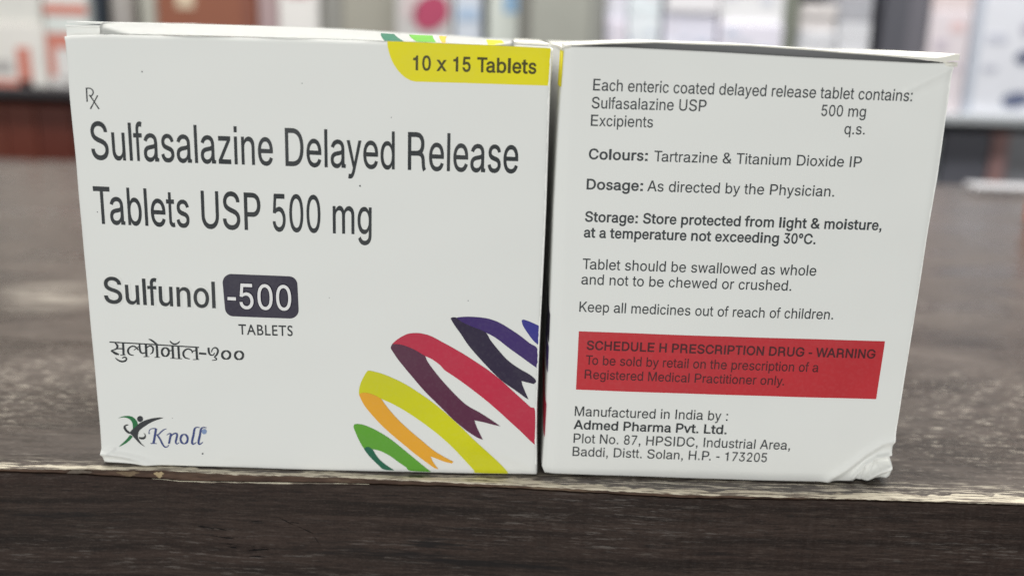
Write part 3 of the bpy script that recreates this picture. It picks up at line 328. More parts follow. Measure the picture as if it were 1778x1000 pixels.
'l':(0.1891,[[[139,-2],[112,0],[91,8],[74,20],[62,37],[55,59],[53,84],[53,509],[114,509],[114,99],[115,77],[120,62],[130,54],[146,52],[160,53],[170,54],[181,3],[162,-1]]]),
'm':(0.6098,[[[53,0],[53,379],[112,379],[112,295],[108,295],[118,323],[132,346],[151,363],[172,376],[195,384],[219,386],[245,383],[268,375],[287,361],[303,342],[314,320],[321,295],[312,295],[322,321],[337,343],[357,361],[381,375],[407,383],[437,386],[468,383],[497,372],[514,361],[529,346],[541,328],[550,307],[555,283],[557,255],[557,0],[496,0],[496,254],[493,279],[485,298],[473,313],[456,323],[438,329],[419,330],[395,328],[374,320],[358,307],[345,290],[338,270],[335,247],[335,0],[274,0],[274,260],[272,280],[265,297],[253,311],[238,322],[220,328],[199,330],[178,328],[158,320],[140,307],[126,289],[117,266],[114,238],[114,0]]]),
'n':(0.4097,[[[114,227],[114,0],[53,0],[53,379],[112,379],[112,287],[102,287],[116,319],[132,344],[152,362],[175,374],[200,382],[227,384],[264,380],[295,369],[313,356],[328,340],[341,321],[350,298],[355,271],[357,240],[357,0],[296,0],[296,235],[293,263],[286,286],[273,304],[256,318],[235,326],[210,329],[184,326],[161,317],[141,303],[126,283],[117,257]]]),
'o':(0.4152,[[[207,-8],[174,-5],[144,3],[117,16],[93,35],[72,58],[56,85],[44,116],[37,150],[34,187],[37,225],[44,260],[56,291],[72,318],[93,341],[117,360],[144,374],[174,382],[207,384],[241,382],[271,374],[299,360],[323,341],[343,318],[359,291],[371,260],[379,225],[381,187],[379,150],[371,116],[359,85],[343,58],[323,35],[299,16],[271,3],[241,-5]],[[207,46],[231,49],[252,55],[270,66],[292,89],[307,117],[316,151],[319,187],[316,224],[307,258],[292,287],[270,310],[252,321],[231,328],[207,330],[184,328],[163,321],[145,310],[124,287],[108,258],[99,224],[96,187],[99,151],[108,117],[124,89],[145,66],[163,55],[184,49]]]),
'p':(0.4244,[[[53,-143],[53,379],[112,379],[112,319],[118,319],[137,346],[152,360],[171,373],[197,381],[229,384],[259,382],[287,374],[313,361],[335,342],[354,320],[370,293],[381,261],[388,227],[390,189],[388,151],[381,116],[370,84],[355,57],[336,34],[313,16],[288,3],[260,-6],[229,-8],[198,-5],[173,4],[153,17],[138,31],[118,59],[114,59],[114,-143]],[[220,47],[242,49],[262,55],[279,66],[301,88],[316,117],[325,151],[328,189],[325,227],[316,261],[301,290],[280,311],[262,322],[243,328],[220,330],[198,328],[178,322],[161,312],[140,291],[125,263],[116,229],[113,189],[116,150],[125,115],[140,86],[162,65],[179,55],[198,49]]]),
'q':(0.4244,[[[372,-143],[311,-143],[311,59],[306,59],[287,31],[272,17],[252,4],[227,-5],[195,-8],[165,-6],[137,3],[111,16],[89,34],[70,57],[55,84],[43,116],[36,151],[34,189],[36,227],[43,261],[55,293],[70,320],[89,342],[112,361],[137,374],[165,382],[196,384],[228,381],[253,373],[272,360],[287,346],[307,319],[313,319],[313,379],[372,379]],[[205,47],[226,49],[246,55],[263,65],[284,86],[299,115],[309,150],[312,189],[309,229],[300,263],[284,291],[263,312],[246,322],[227,328],[205,330],[182,328],[162,322],[145,311],[124,290],[108,261],[99,227],[96,189],[99,151],[109,117],[124,88],[145,66],[162,55],[182,49]]]),
'r':(0.2591,[[[53,0],[53,379],[112,379],[112,321],[115,321],[124,339],[137,354],[152,367],[171,377],[191,383],[213,385],[229,384],[243,384],[243,322],[230,324],[207,326],[182,323],[159,315],[140,301],[126,284],[117,262],[114,237],[114,0]]]),
's':(0.365,[[[182,-8],[145,-5],[112,3],[84,18],[62,38],[45,63],[36,94],[94,107],[101,87],[111,72],[124,60],[150,49],[181,45],[206,47],[227,53],[244,62],[258,74],[265,88],[268,103],[265,121],[254,136],[237,147],[212,155],[149,170],[118,180],[92,192],[72,208],[58,227],[50,249],[47,274],[49,295],[55,314],[65,332],[87,354],[115,370],[149,381],[187,384],[223,381],[254,372],[279,358],[299,339],[314,316],[324,290],[268,277],[258,298],[243,316],[228,325],[210,331],[187,333],[166,331],[147,326],[131,317],[119,305],[111,292],[109,277],[112,258],[124,243],[144,232],[172,223],[229,209],[261,200],[287,187],[306,171],[320,153],[328,131],[331,107],[329,85],[323,65],[312,47],[298,31],[281,18],[260,6],[223,-5]]]),
't':(0.2274,[[[204,379],[204,327],[6,327],[6,379]],[[65,471],[126,471],[126,98],[128,76],[136,61],[150,53],[170,50],[185,51],[202,54],[213,2],[192,-3],[168,-4],[138,-1],[113,7],[92,21],[77,41],[68,64],[65,93]]]),
'u':(0.41,[[[182,-5],[146,-1],[115,11],[97,23],[82,39],[69,59],[60,82],[54,109],[53,139],[53,379],[114,379],[114,144],[116,117],[124,94],[137,75],[154,61],[175,53],[200,50],[226,53],[249,62],[268,77],[283,97],[293,122],[296,153],[296,379],[357,379],[357,0],[298,0],[298,92],[307,92],[294,60],[277,35],[257,17],[234,5],[209,-3]]]),
'v':(0.3892,[[[163,0],[17,379],[84,379],[165,155],[187,87],[206,21],[184,21],[203,87],[224,155],[305,379],[371,379],[226,0]]]),
'w':(0.5671,[[[138,0],[23,379],[87,379],[133,214],[154,137],[175,41],[165,41],[186,135],[206,214],[252,379],[316,379],[362,214],[382,136],[402,41],[391,41],[413,135],[434,214],[480,379],[545,379],[429,0],[368,0],[319,172],[305,225],[291,280],[277,338],[291,338],[277,280],[263,225],[248,172],[199,0]]]),
'x':(0.3786,[[[21,0],[171,218],[171,171],[29,379],[100,379],[147,306],[179,253],[207,206],[175,206],[202,253],[233,306],[282,379],[352,379],[209,169],[209,214],[358,0],[287,0],[231,85],[200,136],[173,182],[205,182],[178,136],[148,85],[91,0]]]),
'y':(0.3892,[[[47,-139],[61,-86],[71,-87],[88,-90],[104,-89],[118,-84],[130,-74],[141,-58],[151,-36],[163,-1],[17,379],[84,379],[165,155],[187,87],[206,21],[184,21],[202,87],[224,155],[305,379],[371,379],[204,-58],[191,-85],[177,-107],[159,-124],[139,-136],[117,-143],[91,-145],[65,-143]]]),
'z':(0.3803,[[[42,0],[42,46],[254,320],[254,323],[48,323],[48,379],[333,379],[333,331],[126,60],[126,56],[339,56],[339,0]]]),
'°':(0.3161,[[[158,283],[128,287],[101,298],[77,316],[59,340],[47,367],[43,397],[47,428],[59,455],[77,479],[101,497],[128,509],[158,513],[188,509],[216,497],[239,479],[257,455],[269,428],[273,397],[269,367],[257,340],[239,316],[216,298],[188,287]],[[158,334],[175,336],[190,343],[203,353],[213,366],[220,381],[222,397],[220,414],[213,430],[203,443],[190,453],[175,459],[158,462],[141,459],[126,453],[113,443],[103,430],[97,414],[95,397],[97,381],[103,366],[113,353],[126,343],[141,336]]])}
HUM = {'T':(0.604,[[[587,682],[17,682],[17,594],[253,594],[253,0],[351,0],[351,594],[587,594]]]),
'A':(0.667,[[[362,686],[293,686],[0,0],[100,0],[186,201],[476,201],[567,0],[667,0]],[[326,536],[436,289],[224,289]]]),
'B':(0.563,[[[75,0],[309,0],[386,8],[446,29],[490,60],[520,97],[538,139],[543,182],[536,234],[515,279],[481,316],[435,343],[379,360],[379,362],[425,387],[458,419],[477,459],[483,508],[475,559],[451,606],[410,646],[351,672],[273,682],[75,682]],[[173,594],[263,594],[310,589],[344,575],[366,554],[378,528],[382,499],[376,460],[359,429],[331,407],[290,394],[238,390],[173,390]],[[173,302],[291,302],[346,297],[389,283],[419,260],[436,231],[442,196],[438,165],[424,136],[397,111],[355,94],[296,88],[173,88]]]),
'L':(0.49,[[[172,682],[74,682],[74,0],[480,0],[480,88],[172,88]]]),
'E':(0.5,[[[462,682],[75,682],[75,0],[471,0],[471,88],[173,88],[173,300],[452,300],[452,388],[173,388],[173,594],[462,594]]]),
'S':(0.458,[[[399,643],[350,670],[299,686],[247,691],[177,683],[120,659],[77,621],[50,571],[40,509],[62,428],[116,368],[188,320],[259,275],[313,226],[335,165],[328,136],[308,108],[273,87],[224,79],[175,85],[128,104],[84,136],[44,178],[44,54],[102,19],[165,-2],[235,-9],[297,0],[350,25],[390,65],[417,116],[426,176],[404,268],[350,333],[279,381],[207,422],[153,466],[131,522],[139,555],[161,581],[196,597],[239,603],[275,600],[315,588],[356,566],[399,532]]])}

# ------------------------------------------------------------------ objects
def link(name, verts, faces, mat, parent=None, smooth=False, loc=(0, 0, 0)):
    me = bpy.data.meshes.new(name)
    me.from_pydata([tuple(map(float, p)) for p in verts], [], [tuple(int(i) for i in f) for f in faces])
    me.validate(); me.update()
    me.materials.append(mat)
    if smooth: me.polygons.foreach_set('use_smooth', [True]*len(me.polygons))
    o = bpy.data.objects.new(name, me)
    o.location = loc
    COL.objects.link(o)
    if parent: o.parent = parent
    return o
def tag(o, label, cat, group=None):
    o['label'] = label; o['category'] = cat
    if group: o['group'] = group
    return o
def empty(name, loc, rz=0):
    o = bpy.data.objects.new(name, None); COL.objects.link(o)
    o.location = loc; o.rotation_euler = (0, 0, rz); o.empty_display_size = .02
    return o
class MB:
    def __init__(s): s.v = []; s.f = []
    def box(s, x0, x1, y0, y1, z0, z1, bev=0):
        if bev <= 0:
            n = len(s.v)
            s.v += [(x0, y0, z0), (x1, y0, z0), (x1, y1, z0), (x0, y1, z0), (x0, y0, z1), (x1, y0, z1), (x1, y1, z1), (x0, y1, z1)]
            s.f += [tuple(n+i for i in q) for q in ((0, 3, 2, 1), (4, 5, 6, 7), (0, 1, 5, 4), (1, 2, 6, 5), (2, 3, 7, 6), (3, 0, 4, 7))]
            return
        # bevelled box: rings of a rounded rectangle with chamfered ends
        def loop(i, z):
            b = bev
            return [(x0+i+b, y0+i, z), (x1-i-b, y0+i, z), (x1-i, y0+i+b, z), (x1-i, y1-i-b, z), (x1-i-b, y1-i, z), (x0+i+b, y1-i, z), (x0+i, y1-i-b, z), (x0+i, y0+i+b, z)]
        rings = [loop(bev, z0), loop(0, z0+bev), loop(0, z1-bev), loop(bev, z1)]
        n = len(s.v)
        for r in rings: s.v += r
        for k in range(3):
            for j in range(8):
                a = n+k*8+j; b2 = n+k*8+(j+1) % 8
                s.f.append((a, b2, b2+8, a+8))
        s.f.append(tuple(n+7-j for j in range(8))); s.f.append(tuple(n+24+j for j in range(8)))
    def lathe(s, cx, cy, prof, n=40):
        k = len(s.v)
        for r, z in prof:
            s.v += [(cx+r*math.cos(2*math.pi*i/n), cy+r*math.sin(2*math.pi*i/n), z) for i in range(n)]
        for j in range(len(prof)-1):
            for i in range(n):
                a = k+j*n+i; b = k+j*n+(i+1) % n
                s.f.append((a, b, b+n, a+n))
        s.f.append(tuple(k+n-1-i for i in range(n))); s.f.append(tuple(k+(len(prof)-1)*n+i for i in range(n)))
    def build(s, name, mat, parent=None, smooth=False, loc=(0, 0, 0)):
        return link(name, s.v, s.f, mat, parent, smooth, loc)

# ------------------------------------------------------------------ flat print: outlines -> triangles
def winding(pt, contours):
    w = np.zeros(len(pt), int)
    x, y = pt[:, 0], pt[:, 1]
    for c in contours:
        c = np.asarray(c, float); d = np.roll(c, -1, 0)
        for (ax, ay), (bx, by) in zip(c, d):
            up = (ay <= y) & (by > y); dn = (ay > y) & (by <= y)
            side = (bx-ax)*(y-ay)-(x-ax)*(by-ay)
            w += (up & (side > 0)).astype(int); w -= (dn & (side < 0)).astype(int)
    return w
def triangulate(contours, extra=None, eps=1e-6):
    vs = []; es = []
    for c in contours:
        n = len(vs); vs += [Vector((float(a), float(b))) for a, b in c]
        es += [(n+i, n+(i+1) % len(c)) for i in range(len(c))]
    if extra is not None: vs += [Vector((float(a), float(b))) for a, b in extra]
    v, e, f, *_ = delaunay_2d_cdt(vs, es, [], 0, eps)
    v = np.array([(p.x, p.y) for p in v]); f = np.array([q for q in f if len(q) == 3], int)
    keep = winding(v[f].mean(1), contours) != 0
    f = f[keep]
    a, b, c = v[f[:, 0]], v[f[:, 1]], v[f[:, 2]]
    ar = (b-a)[:, 0]*(c-a)[:, 1]-(b-a)[:, 1]*(c-a)[:, 0]
    f[ar < 0] = f[ar < 0][:, ::-1]
    return v, f[np.abs(ar) > 1e-12]
def area2(c):
    c = np.asarray(c, float); d = np.roll(c, -1, 0)
    return (c[:, 0]*d[:, 1]-d[:, 0]*c[:, 1]).sum()
def offset(c, d):
    """move an outline to its right-hand side (outwards for a counter-clockwise one)"""
    c = np.asarray(c, float)
    a = c-np.roll(c, 1, 0); b = np.roll(c, -1, 0)-c
    def nrm(t):
        l = np.hypot(t[:, 0], t[:, 1]); l[l < 1e-9] = 1
        return np.stack([t[:, 1]/l, -t[:, 0]/l], 1)
    n0, n1 = nrm(a), nrm(b)
    m = n0+n1; k = (m*m).sum(1)/2
    k = np.maximum(k, .45)
    return c+m/k[:, None]*d

HELV = dict(zip('abcdefghijklmnopqrstuvwxyz', [556, 556, 500, 556, 556, 278, 556, 556, 222, 222, 500, 222, 833, 556, 556, 556, 556, 333, 500, 278, 556, 500, 722, 500, 500, 500]))
HELV.update(zip('ABCDEFGHIJKLMNOPQRSTUVWXYZ', [667, 667, 722, 722, 667, 611, 778, 722, 278, 500, 667, 556, 833, 722, 778, 667, 778, 722, 667, 611, 722, 667, 944, 667, 667, 611]))
HELV.update({c: 556 for c in '0123456789'}); HELV.update({' ': 278, '.': 278, ',': 278, ':': 278, '-': 333, '&': 667, '°': 400})
BOLD = dict(HELV); BOLD.update(dict(b=611, c=556, d=611, f=333, g=611, h=611, i=278, k=556, l=278, m=889, n=611, o=611, p=611, q=611, r=389, t=333, u=611, v=556, w=778, x=556, y=556, A=722, B=722, K=722, L=611)); BOLD.update({':': 333, '&': 722, '-': 333})
KERN = {'Ta': -105, 'To': -105, 'P.': -110, 'Ti': -20, 'ly': -5, 'y.': -70, 'r.': -50, 'As': -10, 'Pv': -10, 'WA': -60, '11': -70, 'ay': -15, 'y ': -10, 'fa': -8}
def rect(x0, y0, x1, y1): return [(x0, y0), (x1, y0), (x1, y1), (x0, y1)]
def stroke_quads(pts):
    """a brush stroke (x, y, width) as counter-clockwise pieces that overlap at the joints"""
    out = []
    p = np.asarray(pts, float)
    # smooth the path
    if len(p) > 2:
        q = []
        for i in range(len(p)-1):
            p0, p1, p2, p3 = p[max(i-1, 0)], p[i], p[i+1], p[min(i+2, len(p)-1)]
            for t in (0, .25, .5, .75):
                q.append(.5*((2*p1)+(-p0+p2)*t+(2*p0-5*p1+4*p2-p3)*t*t+(-p0+3*p1-3*p2+p3)*t**3))
        q.append(p[-1]); p = np.array(q)
    d = np.gradient(p[:, :2], axis=0); l = np.hypot(d[:, 0], d[:, 1]); l[l < 1e-9] = 1
    n = np.stack([-d[:, 1]/l, d[:, 0]/l], 1)*p[:, 2:3]/2
    a, b = p[:, :2]+n, p[:, :2]-n
    out.append([tuple(x) for x in b]+[tuple(x) for x in a[::-1]])
    c = out[0]
    return [c if area2(c) > 0 else c[::-1]]
LEG = [(330, 319, 80), (420, 317, 80), (492, 296, 84), (540, 235, 86), (553, 130, 86), (566, 50, 86), (592, 0, 86)]
GC = {}
def glyph(ch, bold):
    """contours (font units, cap height 718) and advance"""
    if (ch, bold) in GC: return GC[ch, bold]
    if bold == 2:
        adv, cs = HUM[ch]; k = 718/682
        cs = [[(x*k, y*k) for x, y in c] for c in cs]; adv = adv*1000*k+55
        if sum(area2(c) for c in cs) < 0: cs = [c[::-1] for c in cs]
        cs = [offset(c, 9) for c in cs]
        GC[ch, bold] = (cs, adv); return GC[ch, bold]
    W = BOLD if bold else HELV
    k = 718/509
    if ch == 'l': cs = [rect(67, 0, 153, 718)]; nat = 222
    elif ch == 'I': cs = [rect(93, 0, 187, 718)]; nat = 278
    elif ch == '1': cs = [[(254, 0), (342, 0), (342, 709), (283, 709), (262, 650), (205, 598), (109, 578), (109, 505), (254, 505)]]; nat = 556
    elif ch == 'i': cs = [rect(67, 0, 153, 523), rect(67, 616, 153, 718)]; nat = 222
    elif ch == '.': cs = [rect(88, 0, 190, 102)]; nat = 278
    elif ch == ':': cs = [rect(88, 0, 190, 102), rect(88, 414, 190, 516)]; nat = 278
    elif ch == ',': cs = [[(88, 0), (136, 0), (136, -20), (122, -75), (88, -100), (88, -147), (140, -122), (180, -70), (190, 0), (190, 102), (88, 102)]]; nat = 278
    elif ch == '-': cs = [rect(46, 235, 287, 315)]; nat = 333
    else:
        adv, cs = INTER[ch]
        if ch == 'R': cs = cs[:1]
        cs = [[(x*k, y*k) for x, y in c] for c in cs]; nat = adv*1000*k
        if sum(area2(c) for c in cs) < 0: cs = [c[::-1] for c in cs]
        if ch == 'R':
            leg = np.array(LEG, float); cs = cs+stroke_quads([tuple(q) for q in leg]); nat = 690
        if ch == 'a':
            xr = max(p[0] for c in cs for p in c)
            cs = cs+stroke_quads([(xr-42, 160, 70), (xr-36, 80, 74), (xr-8, 36, 66), (xr+40, 26, 56)])
            nat += 10
        if ch.islower() or ch == '&':
            pass
    hw = HELV[ch]
    r = hw/nat
    s = r if r > .86 else .86+.35*(r-.86)
    if ch in 'liI.,:-1': s = 1
    cx = nat/2
    cs = [np.array([(hw/2+(x-cx)*s, y) for x, y in c]) for c in cs]
    if ch.islower():
        def my(y):
            xh = 534.6
            if y <= 0: return y
            return y*523/xh if y <= xh else 523+(y-xh)*(718-523)/(718-xh)
        if ch != 'i' and ch != 'l':
            cs = [np.array([(x, my(y)) for x, y in c]) for c in cs]
    cs = [offset(c, 7) for c in cs]
    if bold:
        d = 17
        bw = BOLD[ch]
        cs = [offset(c, d) for c in cs]
        ya, yb = (-d, 718+d)
        cs = [np.array([((x-hw/2)*(bw/hw if bw > hw else 1)*.985+bw/2, (y-ya)*718/(yb-ya) if y > -60 else y) for x, y in c]) for c in cs]
        hw = bw
    GC[ch, bold] = (cs, hw)
    return GC[ch, bold]
TC = {}
def glyph_tris(ch, bold):
    if (ch, bold) not in TC: TC[ch, bold] = triangulate(glyph(ch, bold)[0], None, 1e-3)
    return TC[ch, bold]
def layout(txt, bold):
    x = 0; pos = []
    W = BOLD if bold == 1 else HELV
    for i, ch in enumerate(txt):
        if i: x += KERN.get(txt[i-1]+ch, 0)
        if ch != ' ':
            pos.append((ch, x)); x += glyph(ch, bold)[1]
        else: x += W[' ']
    def ext(ch, x):
        xs = np.concatenate([np.asarray(c)[:, 0] for c in glyph(ch, bold)[0]])
        return x+xs.min(), x+xs.max()
    return pos, ext(*pos[0])[0], ext(*pos[-1])[1]
def line_frame(t):
    txt, bold, u0, v0, u1, v1, cap = t
    pos, a, b = layout(txt, bold)
    e = np.array([u1-u0, v1-v0]); L_ = np.hypot(*e); e = e/L_; n = np.array([-e[1], e[0]])
    return pos, a, L_/(b-a), cap/718, np.array([u0, v0]), e, n
def text_mesh(lines):
    V = []; F = []; k = 0
    for t in lines:
        pos, a, sx, sy, o, e, n = line_frame(t)
        for ch, x in pos:
            v, f = glyph_tris(ch, t[1])
            q = o+((v[:, :1]+x-a)*sx)*e+(v[:, 1:]*sy)*n
            V.append(q); F.append(f+k); k += len(q)
    return np.concatenate(V), np.concatenate(F)
def text_contours(t):
    pos, a, sx, sy, o, e, n = line_frame(t)
    out = []
    for ch, x in pos:
        for c in glyph(ch, t[1])[0]:
            v = np.asarray(c); out.append(o+((v[:, :1]+x-a)*sx)*e+(v[:, 1:]*sy)*n)
    return out
def poly_mesh(contours, step=2.0):
    """large printed shapes: cut along the outline and filled on a grid so they can follow the bowed card"""
    cs = []
    for c in contours:
        c = [tuple(p) for p in c]
        if area2(c) < 0: c = c[::-1]
        d = []
        for i, p in enumerate(c):
            q = c[(i+1) % len(c)]; L_ = math.hypot(q[0]-p[0], q[1]-p[1]); n = max(1, int(L_/step))
            d += [(p[0]+(q[0]-p[0])*j/n, p[1]+(q[1]-p[1])*j/n) for j in range(n)]
        cs.append(d)
    A = np.array([p for c in cs for p in c]); lo, hi = A.min(0), A.max(0)
    g = [(x, y) for x in np.arange(lo[0]+step*.5, hi[0], step) for y in np.arange(lo[1]+step*.5, hi[1], step)]
    return triangulate(cs, g, 1e-5)
def smooth_closed(c, k=4):
    """rounder outline through the same points (sharp tips keep their angle)"""
    p = np.asarray(c, float); n = len(p); out = []
    ang = []
    for i in range(n):
        a = p[i]-p[i-1]; b = p[(i+1) % n]-p[i]
        ca = (a@b)/(np.hypot(*a)*np.hypot(*b)+1e-9); ang.append(ca)
    for i in range(n):
        p0, p1, p2, p3 = p[i-1], p[i], p[(i+1) % n], p[(i+2) % n]
        if ang[i] < .5: p0 = p1
        if ang[(i+1) % n] < .5: p3 = p2
        for j in range(k):
            t = j/k
            out.append(.5*((2*p1)+(-p0+p2)*t+(2*p0-5*p1+4*p2-p3)*t*t+(-p0+3*p1-3*p2+p3)*t**3))
    return np.array(out)
def stroke_mesh(strokes):
    V = []; F = []; k = 0
    cs = []
    for s in strokes: cs += stroke_quads(s)
    return triangulate(cs, None, 1e-5)

# ------------------------------------------------------------------ carton shapes (panel coordinates in mm)
def interp(pts, i, x):
    a = sorted((p[i], p[1-i]) for p in pts)
    return np.interp(x, [q[0] for q in a], [q[1] for q in a])
def ss(x, a, b):
    t = np.clip((x-a)/(b-a), 0, 1); return t*t*(3-2*t)
def wavy(u, v, k, a=.05):
    return a*(np.sin(u*.16+k)*np.sin(v*.13+1.3*k)+.6*np.sin(u*.31+v*.22+2*k)+.5*np.sin(v*.42-u*.11+k))
def gauss(d, w): return np.exp(-(d/w)**2)
def seg_dist(u, v, x0, y0, x1, y1):
    dx, dy = x1-x0, y1-y0; L2 = dx*dx+dy*dy
    t = np.clip(((u-x0)*dx+(v-y0)*dy)/L2, 0, 1)
    return np.hypot(u-x0-t*dx, v-y0-t*dy)
def disp_left(u, v):
    u = np.asarray(u, float); v = np.asarray(v, float)
    d = .85*np.sin(np.pi*np.clip(u/99.3, 0, 1))**.8*np.sin(np.pi*np.clip(v/95, 0, 1))+wavy(u, v, .4, .06)
    d = d+.05*gauss(v-44.2, .45)*ss(u, 2, 8)*(1-ss(u, 22, 32))-.035*gauss(v-35.5, .5)*ss(u, 4, 9)*(1-ss(u, 30, 40))
    # rounded long edges
    d = d-.30*gauss(u-0, 1.1)-.12*gauss(u-99.4, .6)
    # crushed lower left corner: a fold that catches the light
    r = np.hypot((u-.0)/11.0, (v-0.2)/2.9)
    d = d-.9*(1-ss(r, .25, 1.0))*ss(v, -.5, 1.2)+.65*gauss(r-.95, .2)*ss(u, -1, 2)
    d = d+.45*gauss(seg_dist(u, v, .2, 2.6, 3.2, 4.2), .5)
    # soft dent near the lower right corner
    d = d+.16*gauss(seg_dist(u, v, 84, 9, 98, 2.5), 1.5)-.14*gauss(seg_dist(u, v, 86, 5, 97, 1), 1.6)
    return d
def disp_right(u, v):
    u = np.asarray(u, float); v = np.asarray(v, float)
    d = .6*np.sin(np.pi*np.clip(u/80, 0, 1))*np.sin(np.pi*np.clip(v/95, 0, 1))+wavy(u, v, 2.1, .055)
    d = d+.05*gauss(v-14.0, .4)*ss(u, 44, 50)*(1-ss(u, 64, 72))
    d = d-.4*gauss(u-0, 1.2)-.25*gauss(u-80, .8)
    # long crease into the top right corner
    d = d+.26*gauss(seg_dist(u, v, 71, 88.5, 80.5, 93.8), .5)-.26*gauss(seg_dist(u, v, 73, 87.5, 80.5, 91.2), 1.1)
    # crushed lower right corner: two folds one inside the other and a lump
    U, Vv = 79.9-u, v
    def line(pts):
        dd = None
        for (a, b), (c, e) in zip(pts, pts[1:]):
            q = seg_dist(u, v, a, b, c, e); dd = q if dd is None else np.minimum(dd, q)
        return dd
    def below(pts, w):
        x = np.interp(u, [p[0] for p in pts], [p[1] for p in pts]); return ss(x-v, 0, w)*ss(u, pts[0][0], pts[0][0]+1.5)
    o_ = [(64.6, .8), (65.5, 1.6), (68.8, 4.0), (72.6, 7.7), (76.3, 10.4), (80.4, 11.6)]
    d = d+.50*gauss(line(o_), .95)-.70*below(o_, 2.6)
    i_ = [(70.6, 1.4), (71.3, 2.4), (73.0, 4.8), (75.4, 6.65), (79.9, 7.6)]
    d = d+.75*gauss(line(i_), .42)-1.15*below(i_, .9)
    d = d+1.25*gauss(line([(74.1, .8), (76.9, 2.7), (79.6, 3.5)]), .8)
    d = d+.45*gauss(seg_dist(u, v, 74.6, 2.2, 75.2, 5.2), .3)-.6*gauss(seg_dist(u, v, 76.8, 4.9, 79.0, 5.3), .6)+.35*gauss(seg_dist(u, v, 72.6, .6, 73.2, 3.2), .3)
    return d

class Carton:
    def __init__(s, root, left, right, bot, top, disp, us, vs, depth, bw):
        s.root = root; s.disp = disp; s.bot = bot; s.top = top
        nu, nv = len(us), len(vs)
        uu, vv = np.meshgrid(us, vs)           # parameters 0..1
        vb = interp(bot, 0, bot[0][0]+uu*(bot[-1][0]-bot[0][0])); vt = interp(top, 0, top[0][0]+uu*(top[-1][0]-top[0][0]))
        Vv = np.maximum(vb, .04)*(1-vv)+vt*vv
        ul = interp(left, 1, Vv); ur = interp(right, 1, Vv)
        Uu = ul*(1-uu)+ur*uu
        s.U, s.V = Uu, Vv
        D = disp(Uu, Vv)
        verts = []; faces = []
        # ring per row: front (left->right), right side, back, left side
        W0 = bw
        side = [.0012, .003, .01, .03, .05, .07]
        for j in range(nv):
            row = [(Uu[j, i]/1000, -D[j, i]/1000, Vv[j, i]/1000) for i in range(nu)]
            xr, zr = Uu[j, -1]/1000, Vv[j, -1]/1000
            xl, zl = Uu[j, 0]/1000, Vv[j, 0]/1000
            dep = depth/1000
            for y in side:
                t = ss(np.array(y), 0, dep)
                row.append((xr+(W0/1000-xr)*t+.0003*ss(np.array(y), 0, .002), y, zr))
            row.append((W0/1000, dep-.0006, zr)); row.append((W0/1000-.0006, dep, zr))
            row.append((.0006, dep, zl)); row.append((0, dep-.0006, zl))
            for y in side[::-1]:
                t = ss(np.array(y), 0, dep)
                row.append((xl*(1-t)-.0003*ss(np.array(y), 0, .002), y, zl))
            verts += row
        n = len(row)
        for j in range(nv-1):
            for i in range(n):
                a, b = j*n+i, j*n+(i+1) % n
                faces.append((a, b, b+n, a+n))
        # the base panel sags on to the counter a little behind its folded edges
        cx, cy = bw/2000, depth/2000; b0 = len(verts)
        for k_, z_ in ((.985, None), (.93, .00006)):
            for p in verts[:n]:
                verts.append((cx+(p[0]-cx)*k_, cy+(p[1]-cy)*k_, p[2]*.8 if z_ is None else z_))
        for lo, hi in ((0, b0), (b0, b0+n)):
            for i in range(n):
                j = (i+1) % n
                faces.append((lo+j, lo+i, hi+i, hi+j))
        faces.append(tuple(range(b0+2*n-1, b0+n-1, -1)))
        s.body = link('body', verts, faces, M['card'], root, True)
        sol = s.body.modifiers.new('thickness', 'SOLIDIFY'); sol.thickness = .00035; sol.offset = -1
    def lift(s, q, h):
        u, v = q[:, 0], q[:, 1]
        return np.stack([u/1000, -(s.disp(u, v)+h)/1000, v/1000], 1)
    def print_(s, name, vf, mat, h=.05, parent=None):
        v, f = vf
        return link(name, s.lift(np.asarray(v, float), h), f, mat, parent or s.root)

def dense(parts):
    out = []
    for a, b, n in parts: out += list(np.linspace(a, b, n, endpoint=False))
    return np.array(out+[1.0])

# ------------------------------------------------------------------ left carton
rootL = tag(empty('medicine_carton', (0, Y_LEFT, 0)), 'white medicine carton showing its front with a yellow corner band and coloured ribbons', 'carton')
cl = Carton(rootL, L_LEFT, L_RIGHT, L_BOT, L_TOP, disp_left, dense([(0, .14, 46), (.14, .82, 60), (.82, 1, 36)]), dense([(0, .07, 30), (.07, .12, 10), (.12, 1, 90)]), DEPTH, W_L)

